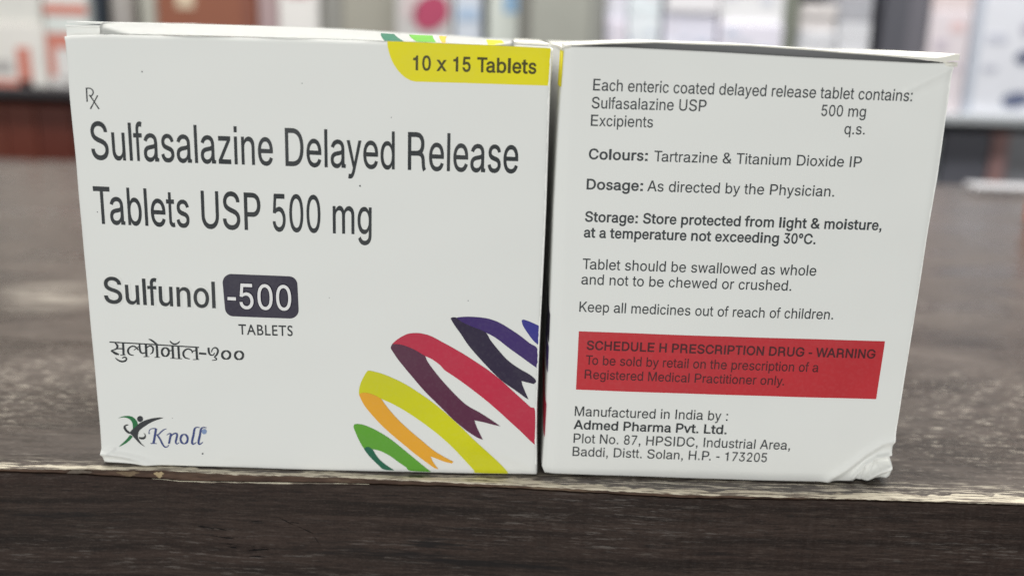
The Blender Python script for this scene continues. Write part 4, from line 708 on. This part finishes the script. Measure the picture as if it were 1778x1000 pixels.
# lid: the folded top panel, standing a little proud behind the front fold
def rise(u): return np.interp(u, [q[0] for q in L_RISE], [q[1] for q in L_RISE])
LP_Y = np.array([.0, .25, .8, 1.8, 3.2, 4.8, 6.8, 9, 11.5, 15, 30, 55, 74, DEPTH-.3])
LP_H = np.array([.0, .09, .20, .34, .50, .65, .80, .91, .98, 1.02, 1.03, 1.0, .8, .1])
def lid_point(u, y, extra=0):
    w = np.interp(y, LP_Y, LP_H)**(.12+.88*float(ss(np.array(u), 7.6, 15)*(1-ss(np.array(u), 85, 91.6))))
    return np.array([u/1000, y/1000, (float(interp(L_TOP, 0, u))+.06+rise(u)*w+extra)/1000])
def lid_sheet(u0, u1, ys, nu, th, zoff=0, y0fun=None):
    us = np.linspace(u0, u1, nu); V = []; F = []
    for dz in (0, -th):
        for u in us:
            for y in ys: 
                p = lid_point(u, y); p[2] += (zoff+dz)/1000; 
                p[2] += .00003*math.sin(u*1.9)*math.sin(y*2.3+u*.4)
                V.append(p)
    n = len(ys); m = nu*n
    for i in range(nu-1):
        for j in range(n-1):
            a = i*n+j
            F.append((a, a+n, a+n+1, a+1)); F.append((m+a, m+a+1, m+a+n+1, m+a+n))
        a = i*n; F.append((a, m+a, m+a+n, a+n)); a = i*n+n-1; F.append((a, a+n, m+a+n, m+a))
    for j in range(n-1):
        a = j; F.append((a, a+1, m+a+1, m+a)); a = (nu-1)*n+j; F.append((a, m+a, m+a+1, a+1))
    return V, F
lidL = link('lid', *lid_sheet(7.6, 91.6, LP_Y, 90, .0), M['card'], rootL, True)
# at both ends the lid is slit: a flat tab lies over the dust flap
ends = [(0.5, 7.55, 'end_tab'), (91.65, 98.9, 'end_tab')]
for a, b, nm in ends:
    ys = np.array([1.3, 2.2, 3.2, 4.5, 7, 14, 30, 55, 74, DEPTH-.3])
    V = []; F = []
    mb = MB()
    us = np.linspace(a, b, 12); n = len(ys)
    for th in (0, .42):
        for u in us:
            for y in ys:
                zt = float(interp(L_TOP, 0, np.clip(u, 7, 98)))+rise(u)*1.03+.02*math.sin(u*1.2)
                V.append((u/1000, y/1000, (zt-th)/1000))
    m = len(us)*n
    for i in range(len(us)-1):
        for j in range(n-1):
            q = i*n+j; F.append((q, q+n, q+n+1, q+1)); F.append((m+q, m+q+1, m+q+n+1, m+q+n))
        q = i*n; F.append((q, m+q, m+q+n, q+n))
    for j in range(n-1):
        q = j; F.append((q, q+1, m+q+1, m+q)); q = (len(us)-1)*n+j; F.append((q, m+q, m+q+1, q+1))
    link(nm, V, F, M['card_raw'] if a > 50 else M['card'], rootL)
# dust flap below the tabs (folds in from the side, its edge shows in the slits)
for a, b, g in ((.35, 7.7, .55), (91.4, 99.0, .5)):
    V = []; F = []
    us = np.linspace(a, b, 10); ys = [.9, 1.2, 30, 60]
    for u in us:
        zt = float(interp(L_TOP, 0, np.clip(u, 5, 99)))
        h = rise(u)
        V += [(u/1000, .0011, (zt-.4)/1000), (u/1000, .0012, (zt+h-g-.55)/1000), (u/1000, .0009, (zt+h-g-.3)/1000), (u/1000, .0010, (zt+h-g)/1000), (u/1000, .02, (zt+h-g)/1000), (u/1000, .06, (zt+h*.6-g)/1000)]
    for i in range(len(us)-1):
        for j in range(5): q = i*6+j; F.append((q, q+6, q+7, q+1))
    link('dust_flap', V, F, M['card'], rootL)
# colour printed over the front fold of the lid
for col, ub0, ub1, ut0, ut1 in LID_PRINT:
    V = []; F = []
    nn = 10
    for i, y in enumerate(np.linspace(.05, 9.5, nn)):
        w = np.interp(y, LP_Y, LP_H); a = ub0+(ut0-ub0)*w; b = ub1+(ut1-ub1)*w
        for k in range(5):
            p = lid_point(a+(b-a)*k/4, y); p[2] += .00006; p[1] -= .00003; V.append(p)
    for i in range(nn-1):
        for k in range(4): q = i*5+k; F.append((q, q+1, q+6, q+5))
    link('ribbon_print', V, F, M[col], lidL)

def P_(c, step=1.0): return poly_mesh([smooth_closed(POLY[c])], step)
cl.print_('heading_lettering', text_mesh(TEXT_L['heading']), M['ink'])
cl.print_('prescription_symbol', stroke_mesh(STROKE['rx']), M['ink'])
band = cl.print_('quantity_band', poly_mesh([POLY['band']], 1.5), M['band'], .05)
cl.print_('quantity_lettering', text_mesh(TEXT_L['quantity']), M['band_ink'], .10, band)
def emboss(name, t, mat, h, wout, parent):
    V = []; F = []
    for c in text_contours(t):
        a = offset(c, wout); m_ = offset(c, wout*.45); b = offset(c, wout*.12); n = len(c); k = len(V)
        for ring_, hh in ((a, .02), (m_, h*.55), (b, h)):
            V += list(cl.lift(ring_, hh))
        for r in range(2):
            for i in range(n):
                p = k+r*n+i; q = k+r*n+(i+1) % n
                F.append((p, q, q+n, p+n))
    return link(name, V, F, mat, parent, True)
nm = cl.print_('name_lettering', text_mesh(TEXT_L['name']), M['ink'], .17)
emboss('embossed_edge', TEXT_L['name'][0], M['card'], .17, .5, nm)
badge = cl.print_('strength_badge', poly_mesh([POLY['badge']], 2.0), M['badge'], .06)
sl = cl.print_('strength_lettering', text_mesh(TEXT_L['strength']), M['white'], .20, badge)
emboss('embossed_edge', TEXT_L['strength'][0], M['badge'], .20, .3, sl)
cl.print_('dosage_form_lettering', text_mesh(TEXT_L['tablets']), M['ink'])
cl.print_('hindi_lettering', stroke_mesh(STROKE['hindi']), M['ink'], .09)
logo = cl.print_('company_logo', poly_mesh([smooth_closed(POLY[k], 3) for k in ('logo_body', 'logo_head', 'logo_hook', 'logo_hook2')], 1.0), M['logo_grey'], .08)
cl.print_('figure_arm', poly_mesh([smooth_closed(POLY['logo_green'], 3)], 1.0), M['logo_green'], .05, logo)
cl.print_('figure_leg', poly_mesh([smooth_closed(POLY['logo_leg'], 3)], 1.0), M['logo_green'], .05, logo)
cl.print_('company_lettering', stroke_mesh(STROKE['logo_word']), M['logo_blue'], .06, logo)
cl.print_('registered_mark', poly_mesh([POLY['logo_disc']], 1.0), M['logo_pale'], .05, logo)
for a, b, la, lb in (('green', 'dark_green', 'light green printed ribbon', 'dark green printed ribbon tail'), ('yellow', 'orange', 'yellow printed ribbon', 'orange printed ribbon tail'),
        ('crimson', 'maroon', 'crimson printed ribbon', 'maroon printed ribbon tail'), ('indigo', 'navy', 'indigo printed ribbon', 'dark navy printed ribbon tail'), ('blue', None, 'blue printed ribbon cut by the carton edge', '')):
    r = cl.print_('ribbon', P_(a), M[a], .07); r['label'] = la
    if b:
        t = cl.print_('ribbon_tail', P_(b), M[b], .10, r); t['label'] = lb
for u, v, r in STROKE['specks']:
    c = [(u+r*(1+.25*math.sin(3*a+u))*math.cos(a), v+r*(1+.2*math.cos(2*a+v))*math.sin(a)) for a in np.linspace(0, 2*math.pi, 12, endpoint=False)]
    cl.print_('dirt_speck', triangulate([c]), M['ink_grey'], .06)

# ------------------------------------------------------------------ right carton (same kind of box turned to its side panel)
x2, y2, a2 = CARTON_R
rootR = tag(empty('medicine_carton', (x2, y2, 0), a2), 'white medicine carton showing its text side with a red warning block and crushed corner', 'carton')
cr_ = Carton(rootR, R_LEFT, R_RIGHT, R_BOT, R_TOP, disp_right, dense([(0, .06, 14), (.06, .80, 56), (.80, 1, 70)]), dense([(0, .12, 64), (.12, .86, 70), (.86, 1, 30)]), W_L, 79.6)
for k, nm_ in (('composition', 'composition_lettering'), ('dosage', 'dosage_lettering'), ('storage', 'storage_lettering'), ('maker', 'maker_lettering')):
    cr_.print_(nm_, text_mesh(TEXT_R[k]), M['ink_grey'] if k != 'maker' else M['ink'])
wp = cr_.print_('warning_block', poly_mesh([POLY['warning']], 1.5), M['warning'], .05)
cr_.print_('warning_lettering', text_mesh(TEXT_R['warning']), M['warning_ink'], .10, wp)

def fold_strip(ct, side, edge, v0, v1, w, seed):
    """a narrow whiter strip laid along a fold"""
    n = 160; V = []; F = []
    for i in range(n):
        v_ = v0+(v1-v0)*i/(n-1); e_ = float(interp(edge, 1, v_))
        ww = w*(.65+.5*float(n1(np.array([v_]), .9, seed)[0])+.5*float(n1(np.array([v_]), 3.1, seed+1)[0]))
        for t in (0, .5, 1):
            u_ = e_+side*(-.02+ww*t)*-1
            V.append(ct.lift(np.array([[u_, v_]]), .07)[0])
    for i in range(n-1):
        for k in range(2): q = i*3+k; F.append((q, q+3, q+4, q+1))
    return link('white_fold', V, F, M['fold'], ct.root)
def n1(x, f, k):
    i = np.floor(x*f).astype(int); t = x*f-i; t = t*t*(3-2*t)
    h = lambda j: (np.sin(j*127.1+k*311.7)*43758.5453) % 1.0
    return h(i)*(1-t)+h(i+1)*t-.5
fold_strip(cr_, 1, R_RIGHT, 10.5, 93.5, .42, 3)
fold_strip(cl, 1, L_RIGHT, 3, 94, .40, 5)

# raised lid with a gap over the front panel
def lid_right():
    V = []; F = []
    us = np.linspace(-.2, 80.9, 90)
    zb = interp(R_LID_BOT, 0, us); zt = interp(R_LID_TOP, 0, us)
    k = np.ones(5)/5
    ys = [-.25, .0, .6, 2, 6, 15, 35, 60, 85, W_L-.6]
    n = len(ys)
    for lay in (0, 1):
        for i, u in enumerate(us):
            for j, y in enumerate(ys):
                t = y/W_L
                top = zt[i]-.42 if y <= .6 else zt[i]-.42+.12*ss(np.array(y), .6, 12)
                top = top*(1-ss(np.array(t), .35, 1))+95.6*ss(np.array(t), .35, 1)
                if y < 0: top -= .05
                th = max(.28, (zt[i]-.42-zb[i])) if y < 1 else .4
                V.append((u/1000, y/1000, (top if lay == 0 else top-th)/1000))
    m = len(us)*n
    for i in range(len(us)-1):
        for j in range(n-1):
            q = i*n+j; F.append((q, q+n, q+n+1, q+1)); F.append((m+q, m+q+1, m+q+n+1, m+q+n))
        q = i*n; F.append((q, m+q, m+q+n, q+n))
        q = i*n+n-1; F.append((q, q+n, m+q+n, m+q))
    for j in range(n-1):
        q = j; F.append((q, q+1, m+q+1, m+q)); q = (len(us)-1)*n+j; F.append((q, m+q, m+q+1, q+1))
    return link('lid', V, F, M['card_raw'], rootR)
lid_right()
# tuck flap hanging inside behind the gap, coloured grey for the shade inside
V = []; F = []
us = np.linspace(1.5, 78.5, 30)
for u in us:
    z = float(interp(R_LID_BOT, 0, u))
    V += [(u/1000, .0030, (z-.05)/1000), (u/1000, .0042, (z-4)/1000), (u/1000, .0046, (z-13)/1000)]
for i in range(len(us)-1):
    for j in range(2): q = i*3+j; F.append((q, q+1, q+4, q+3))
link('tuck_flap', V, F, M['card_in_shade'], rootR)
# frayed fold at the two front corners
def crumple(name, cu, cv, w, h, seed, mat):
    rnd = random.Random(seed); V = []; F = []
    nx, ny = 14, 8
    for i in range(nx):
        for j in range(ny):
            s, t = i/(nx-1), j/(ny-1)
            u = cu+(s-.5)*w; v_ = cv+(t-.5)*h
            env = math.sin(math.pi*s)*math.sin(math.pi*t)
            V.append((u/1000, (-.25-.55*env+rnd.uniform(-.12, .12)*env)/1000+.0004, (v_+rnd.uniform(-.08, .08))/1000))
    for i in range(nx-1):
        for j in range(ny-1): q = i*ny+j; F.append((q, q+ny, q+ny+1, q+1))
    return link(name, V, F, mat, rootR, True)
crumple('frayed_corner', .8, 95.6, 2.0, 1.0, 3, M['card_raw'])
crumple('frayed_corner', 79.4, 94.1, 3.0, 1.0, 5, M['card_raw'])
# ribbons and yellow band run round onto the left face of this carton
def side_strip(name, v0, v1, d0, d1, mat, slant=0):
    V = []; F = []
    n = 14
    for i in range(n):
        t = i/(n-1); v_ = v0+(v1-v0)*t
        u = float(interp(R_LEFT, 1, v_))
        ya = d0
        for y in (ya, 1.2, 3, 10, d1):
            s = float(ss(np.array(y/1000), 0, W_L/1000))
            x = u*(1-s)-.3*float(ss(np.array(y), 0, 2))
            V.append(((x-.10)/1000, y/1000, (v_+slant*(y-ya))/1000))
    for i in range(n-1):
        for k in range(4): q = i*5+k; F.append((q, q+5, q+6, q+1))
    return link(name, V, F, mat, rootR)
side_strip('yellow_side_print', 87.4, 94.6, .3, 9, M['band'])
side_strip('navy_side_print', 32, 38.5, .15, 12, M['navy'], .45)
side_strip('navy_side_print', 25, 31, .15, 12, M['indigo'], .45)
side_strip('crimson_side_print', 9.5, 17.5, .15, 20, M['crimson'], .5)

# ------------------------------------------------------------------ counter
counter = tag(empty('shop_counter', (.1, .25, 0)), 'dark wood grain shop counter with a worn pale front edge under the two cartons', 'counter')
CX, CY = .1, .25
def xs_range(): return np.arange(-.75, .95, .0004)
def eB(x): return np.interp(x, [q[0] for q in EDGE_B], [q[1] for q in EDGE_B])
def eA(x): return np.interp(x, [q[0] for q in EDGE_A], [q[1] for q in EDGE_A])
def eC(x): return np.interp(x, [q[0] for q in EDGE_C], [q[1] for q in EDGE_C])
def n1(x, f, k):
    i = np.floor(x*f).astype(int); t = x*f-i; t = t*t*(3-2*t)
    h = lambda j: (np.sin(j*127.1+k*311.7)*43758.5453) % 1.0
    return h(i)*(1-t)+h(i+1)*t-.5
def strip(rows, name, mat, smooth=False):
    """rows: list of (x, y, z) arrays, joined into a strip along the counter"""
    n = len(rows[0][0]); V = []; F = []
    for X, Y, Z in rows: V += [(x-CX, y-CY, z) for x, y, z in zip(X, Y, Z)]
    for r in range(len(rows)-1):
        for i in range(n-1):
            a = r*n+i; F.append((a, a+1, a+n+1, a+n))
    return link(name, V, F, mat, counter, smooth)
X = xs_range(); one = np.ones_like(X)
yB = eB(X)+.00012*n1(X, 900, 1); zC = eC(X)+.00012*n1(X, 700, 2)
back = .488
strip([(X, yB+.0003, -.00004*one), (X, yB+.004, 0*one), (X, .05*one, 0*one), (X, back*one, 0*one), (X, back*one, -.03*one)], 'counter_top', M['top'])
strip([(X, yB+.0016, -.045*one), (X, yB+.0012, zC-.0004), (X, yB+.0002, zC), (X, yB, zC+.0002), (X, yB, -.00022*one), (X, yB+.00012, -.0001*one), (X, yB+.0003, -.00004*one)], 'edge_band', M['edge'])
strip([(X, yB+.0010, -.75*one), (X, yB+.0010, zC-.0009), (X, yB+.0004, zC-.00035)], 'front_panel', M['front'])
# ragged strip where the laminate has rubbed through along the edge
wid = np.maximum(eA(X)-eB(X), .0003)
rag = wid*(.72+.7*n1(X, 160, 5)+.45*n1(X, 520, 6)+.3*n1(X, 60, 8))
rag = np.clip(rag, .00008, None)
V = []; F = []
strip([(X, yB-.00003, -.00035*one-.0002*n1(X, 800, 9)), (X, yB-.00003, -.0002*one), (X, yB+.0001, -.00004*one), (X, yB+rag*.5, .00004*one), (X, yB+rag, .00004*one)], 'worn_edge', M['worn'])
# thin pale lip left along the lower side of the band near the left carton
xl = np.arange(.012, .062, .0004); fade = np.sin(np.pi*np.clip((xl-.012)/.05, 0, 1))
strip([(xl, eB(xl)-.0001, eC(xl)-.0001-.0003*fade*(.7+n1(xl, 500, 3))), (xl, eB(xl)-.0002, eC(xl)+.00005)], 'pale_lip', M['worn'])
for xc, w, hgt, dz, cm in ((-.0043, .0026, .0005, .5, 'chip_grey'), (.0067, .0022, .0006, .5, 'chip_tan'), (.0136, .0010, .0007, .5, 'chip')):
    V = []; n = 18
    z0, z1 = eC(np.array([xc]))[0], -.0002
    for i in range(n):
        a = 2*math.pi*i/n; r = 1+.25*math.sin(3*a+xc*900)+.15*math.sin(7*a)
        x = xc+w*r*math.cos(a); z = z0+(z1-z0)*dz+min(hgt, (z1-z0)*.46)*r*math.sin(a)
        V.append((x-CX, float(eB(np.array([x]))[0])-.00010-CY, z))
    link('edge_chip', V, [tuple(range(n-1, -1, -1))], M[cm], counter)

# dark dents pressed into the front panel
for xa, za, xb, zb, w in DENTS:
    V = []; n = 9
    for sgn in (1, -1):
        for i in range(n):
            t = i/(n-1) if sgn > 0 else 1-i/(n-1)
            x = xa+(xb-xa)*t; z = za+(zb-za)*t+sgn*w*.5*(math.sin(math.pi*t)**.7)*(1+.5*math.sin(7*t+xa*900))
            V.append((x-CX, float(eB(np.array([x]))[0])+.00094-CY, z))
    link('dent', V, [tuple(range(len(V)))], M['dent'], counter)

# ------------------------------------------------------------------ the shop behind, out of focus
def structure(o): o['kind'] = 'structure'; return o
wallm = plain('grey_painted_wall', (.42, .41, .39), .8, .2)
mb = MB(); mb.box(-1.6, 1.8, 1.12, 1.2, -.75, 1.2); structure(mb.build('wall', wallm))
mb = MB(); mb.box(-1.6, 1.8, -.1, 1.12, -.80, -.75); structure(mb.build('floor', plain('grey_floor', (.25, .24, .23), .6)))

C = lambda *rgb: lin(rgb)
def shelf_unit(x0, x1, label, board_col, back_col, sides_col, zt=.0375, th=.009):
    r = tag(empty('shelf_unit', ((x0+x1)/2, .85, -.75)), label, 'shelf unit')
    ox, oz = (x0+x1)/2, -.75
    def part(nm, mt, *b, bev=.0):
        m_ = MB(); m_.box(b[0]-ox, b[1]-ox, b[2]-.85, b[3]-.85, b[4]-oz, b[5]-oz, bev); return m_.build(nm, mt, r)
    part('board', board_col, x0+.013, x1-.013, .690, 1.0, zt-th, zt, bev=.001)
    part('board', board_col, x0+.013, x1-.013, .690, 1.0, zt+.20, zt+.20+th, bev=.001)
    part('board', board_col, x0+.013, x1-.013, .690, 1.0, -.16, -.15, bev=.001)
    part('back_panel', back_col, x0+.013, x1-.013, 1.002, 1.012, -.75, .45)
    part('side_panel', sides_col, x0, x0+.012, .688, 1.012, -.75, .45, bev=.001)
    part('side_panel', sides_col, x1-.012, x1, .688, 1.012, -.75, .45, bev=.001)
    return r
darkb = plain('dark_shelf_board', C(62, 58, 60), .5); greyb = plain('pale_grey_shelf_board', C(190, 193, 196), .4)
shelf_unit(-.62, .108, 'left shelf unit with a dark front board, behind the carton with the ribbons', darkb, plain('grey_shelf_back', C(140, 138, 130), .7), plain('shelf_side', C(120, 118, 112), .6))
shelf_unit(.160, .86, 'right shelf unit with a pale grey front board, behind the text side carton', greyb, plain('slate_shelf_back', C(120, 120, 122), .7), plain('shelf_side_grey', C(150, 150, 144), .6))
mb = MB(); mb.box(-.027, .027, -.03, .03, 0, 1.25, .002)
tag(mb.build('grey_post', plain('grey_post_paint', C(164, 164, 155), .6), loc=(.134, .715, -.75)), 'plain grey upright post between the two shelf units', 'post')

SH = .0376
def pack(name, x0, x1, z0, z1, y0, dep, rgb, label, cat='carton', bands=(), group=None, rough=.45):
    """a carton on the shelf; bands are printed areas of its front (x0, x1, z0, z1 as fractions, colour)"""
    cx = (x0+x1)/2
    m_ = MB(); m_.box(x0-cx, x1-cx, 0, dep, 0, z1-z0, .0008)
    if not bands:
        return tag(m_.build(name, plain(name+'_card', lin(rgb), rough), loc=(cx, y0, z0)), label, cat, group)
    r = tag(empty(name, (cx, y0, z0)), label, cat, group)
    m_.build('body', plain(name+'_card', lin(rgb), rough), r)
    w, h = x1-x0, z1-z0
    for a, b, c, d, col in bands:
        q = MB(); q.box(-w/2+a*w, -w/2+b*w, -.0004, .001, c*h, d*h)
        q.build('printed_patch', plain(name+'_print', lin(col), rough), r)
    return r
SAL = (205, 128, 112); GRY = (176, 172, 170)
pack('medicine_box', -.405, -.336, SH, .094, .700, .10, (226, 222, 216), 'white carton with salmon red right and lower borders on the left shelf', bands=((.62, .80, .0, .62, SAL), (0, .8, .0, .10, SAL), (.0, .55, .22, .40, GRY)))
pack('medicine_box', -.470, -.338, .0945, .165, .703, .10, (214, 212, 206), 'plain off white carton stacked above the salmon bordered one')
pack('medicine_box', -.3345, -.2965, SH, .0855, .702, .09, (222, 219, 216), 'white carton with a salmon red top band, lower of two beside the dark gap', bands=((0, 1, .74, 1, SAL), (0, .18, .2, .74, SAL), (.3, .8, .1, .2, GRY)))
pack('medicine_box', -.3345, -.2960, .0858, .132, .702, .09, (216, 220, 216), 'white carton with a salmon red middle band, upper of two beside the dark gap', bands=((0, 1, .36, .56, SAL),))
pack('gap_shade', -.2955, -.2870, SH, .16, .715, .1, (52, 60, 70), 'dark slate block standing for the shade of the narrow gap', 'box')  # no real box: its dark colour stands for shade between the packs
def jar(x, r, h, rgb, caprgb, label):
    o = tag(empty('jar', (x, .725, SH)), label, 'jar', 'grey jars on the left shelf')
    m_ = MB(); m_.lathe(0, 0, [(r*.94, 0), (r, .002), (r, h*.80), (r*.86, h*.86), (r*.8, h*.87)]); m_.build('body', plain('jar_body', lin(rgb), .3, .5), o, True)
    m_ = MB(); m_.lathe(0, 0, [(r*.88, h*.872), (r*.9, h*.88), (r*.9, h), (r*.85, h+.001)]); m_.build('lid', plain('jar_lid', lin(caprgb), .4), o, True)
jar(-.2700, .0125, .115, (158, 152, 147), (130, 125, 120), 'grey brown jar nearest the dark gap')
jar(-.2440, .0108, .112, (188, 186, 174), (150, 148, 140), 'pale stone coloured jar beside the brown carton')
pack('brown_carton', -.2312, -.1415, SH, .160, .700, .12, (138, 80, 56), 'large brown carton with a cream patch, behind the front facing carton', bands=((.20, .38, .60, .98, (206, 186, 160)), (.86, .97, 0, 1, (126, 70, 52)), (.44, .8, .72, .80, (168, 110, 84))))
pack('mauve_box', -.1405, -.1215, SH, .160, .704, .1, (170, 146, 146), 'narrow mauve grey box between the brown carton and a white one', 'box')
pack('medicine_box', -.1205, -.0855, SH, .160, .700, .1, (228, 224, 220), 'tall white carton right of the mauve grey box', bands=((.2, .8, .70, .76, (200, 160, 160)),))
pack('grey_box', -.0845, -.0655, SH, .150, .715, .1, (146, 144, 138), 'grey box right of the tall white carton', 'box')
pack('beige_box', -.0650, -.0158, SH, .155, .712, .1, (160, 156, 144), 'wide beige grey box left of the carton with the pink mark', 'box')
def mark(u, z, w, h, col, parent):
    V = []; n = 24
    for i in range(n):
        a = 2*math.pi*i/n; r = 1+.12*math.sin(2*a+.6)
        V.append((u+w*r*math.cos(a), -.0006, z+h*r*math.sin(a)))
    link('printed_mark', V, [tuple(range(n))], plain('mark_ink', lin(col), .5), parent)
pack('medicine_box', -.0150, .0360, SH, .150, .700, .1, (196, 192, 190), 'pale grey carton with a round pink mark on the left shelf', bands=((0, 1, .0, .04, (190, 170, 172)),))
pc = [o for o in bpy.data.objects if o.get('label', '').startswith('pale grey carton with a round pink')][0]
mark(.0065, .0760, .0150, .0165, (176, 66, 98), pc); mark(-.0125, .0800, .006, .012, (206, 188, 188), pc)
pack('medicine_box', .0385, .0625, SH, .150, .700, .1, (206, 212, 222), 'pale blue white carton just right of the pink marked one', bands=((.1, .9, .62, .72, (170, 190, 214)),))
pack('medicine_box', .0690, .0985, SH, .155, .702, .1, (214, 218, 210), 'white carton with a sky blue patch beside the grey post', bands=((.45, 1, .66, .95, (150, 184, 214)),))
BW = (234, 236, 243)
k = 0
cols = [(.1745, .1945, 'first'), (.1958, .2262, 'second'), (.2300, .2782, 'third'), (.2793, .3375, 'fourth')]
splits = [(.0376, .0780, .1115, .165), (.0376, .0740, .1165, .165), (.0376, .0800, .1200, .165), (.0376, .0760, .1120, .165)]
posw = {0: 'bottom', 1: 'middle', 2: 'top'}
for (a, b, nmn), sp in zip(cols, splits):
    for i in range(3):
        j = random.uniform(-.0006, .0006)
        tint = tuple(c+random.choice((-6, -2, 0, 3)) for c in BW)
        pack('tablet_carton', a+.0004+j, b-.0004+j, sp[i]+.0002, sp[i+1], .700+random.uniform(0, .006), .11, tint,
             f'bluish white carton, {posw[i]} of the {nmn} stack counted from the grey post', bands=tuple((q, q+random.uniform(.08, .22), w, w+random.uniform(.06, .2), random.choice(((204, 207, 218), (216, 218, 226), (224, 214, 220), (198, 206, 222), (244, 244, 248)))) for q, w in ((.06, random.uniform(.1, .4)), (.34, random.uniform(.3, .7)), (.62, random.uniform(.1, .6)), (.1, .66))), group='bluish white cartons stacked on the right shelf')
pack('gap_filler', .3390, .3545, SH, .160, .716, .1, (132, 136, 124), 'grey green block added in the dim gap between white stacks and flat piles', 'box')  # block added so its colour gives the gap its half shade
cols = [(.3555, .3862, 'narrow'), (.3880, .4180, 'wide')]
for (a, b, nmn), h0 in zip(cols, (.0118, .0132)):
    z = SH
    for i in range(8):
        h = h0+random.uniform(-.0008, .0008); j = random.uniform(-.0007, .0007)
        c = (222, 222, 226) if i < 6 else ((176, 176, 182) if nmn == 'wide' else (222, 216, 214))
        ordn = ['lowest', 'second', 'third', 'fourth', 'fifth', 'sixth', 'seventh', 'topmost'][i]
        pack('flat_carton', a+j, b+j, z+.0002, z+h, .700+random.uniform(0, .004), .10, c,
             f'thin flat white carton, {ordn} from below in the pile {"next to the grey green gap" if nmn == "narrow" else "next to the black box"}', group='thin flat cartons piled on the right shelf')
        z += h
pack('black_box', .4285, .4680, SH, .165, .700, .1, (92, 92, 99), 'tall blackish grey box on the right shelf', 'box', bands=((.55, 1, 0, 1, (112, 110, 117)),))
pack('medicine_box', .4705, .5080, SH, .128, .700, .1, (232, 222, 226), 'pinkish white carton right of the blackish box', bands=((.1, .9, .42, .50, (214, 204, 212)), (.15, .5, .62, .72, (206, 196, 206)), (.5, .85, .8, .9, (232, 204, 204))))
pack('medicine_box', .4705, .5080, .1284, .165, .702, .1, (228, 214, 214), 'pale rose carton lying on the pinkish white one')
pack('large_carton', .5105, .5900, SH, .165, .700, .14, (232, 233, 240), 'large white carton with dark blue rounded marks at the far right', bands=((0, .10, 0, 1, (196, 202, 214)), (.16, .40, .50, .56, (206, 208, 220)), (.16, .34, .30, .34, (196, 198, 210))))
lc = [o for o in bpy.data.objects if o.name.startswith('large_carton')][0]
mark(.012, .052, .0095, .0065, (96, 102, 128), lc); mark(.009, .0135, .0125, .0075, (104, 112, 140), lc); mark(.016, .078, .012, .008, (190, 186, 200), lc)
pack('large_carton', .5915, .68, SH, .160, .705, .14, (222, 222, 228), 'plain white carton standing beyond the marked large one')
# lower compartment on the left: brick red boxes
z0, z1 = -.150, .0215
for i, (a, b, c, lb) in enumerate(((-.455, -.3815, (120, 64, 50), 'brick red box, end of the row under the left shelf'), (-.3808, -.352, (116, 58, 44), 'brick red box left of centre under the left shelf'), (-.3512, -.318, (108, 52, 40), 'dull red brown box in the middle under the left shelf'), (-.3172, -.262, (100, 54, 46), 'darkest red brown box under the left shelf'))):
    pack('storage_box', a, b, z0, z1, .702, .2, c, lb, 'box', bands=((.0, 1, .60, .64, tuple(int(x*.8) for x in c)),), group='brick red boxes under the left shelf')
pack('storage_box', .45, .5005, z0, .016, .712, .2, (190, 196, 196), 'pale grey box in the compartment under the right shelf', 'box')
pack('storage_box', .502, .545, z0, .020, .706, .2, (112, 112, 120), 'charcoal box in the compartment under the right shelf', 'box')
pack('storage_box', .5465, .562, z0, .020, .704, .2, (170, 135, 132), 'dusty pink box in the compartment under the right shelf', 'box')
pack('storage_box', .563, .63, z0, .020, .710, .2, (165, 165, 170), 'mid grey box in the compartment under the right shelf', 'box')
# on the counter, far right
m_ = MB(); m_.box(-.03, .09, -.012, .012, 0, .0045, .0006)
o = tag(m_.build('paper_pad', plain('white_paper', C(178, 176, 178), .6), loc=(.445, .463, .0002)), 'flat pale paper pad lying at the back of the counter on the right', 'paper')
o.rotation_euler[2] = -.06
m_ = MB(); m_.box(0, .06, -.10, .02, 0, .024, .001)
tag(m_.build('orange_box', plain('orange_card', C(196, 96, 52), .5), loc=(.3905, .325, .0002)), 'orange brown box lying on the counter at the right edge', 'box')
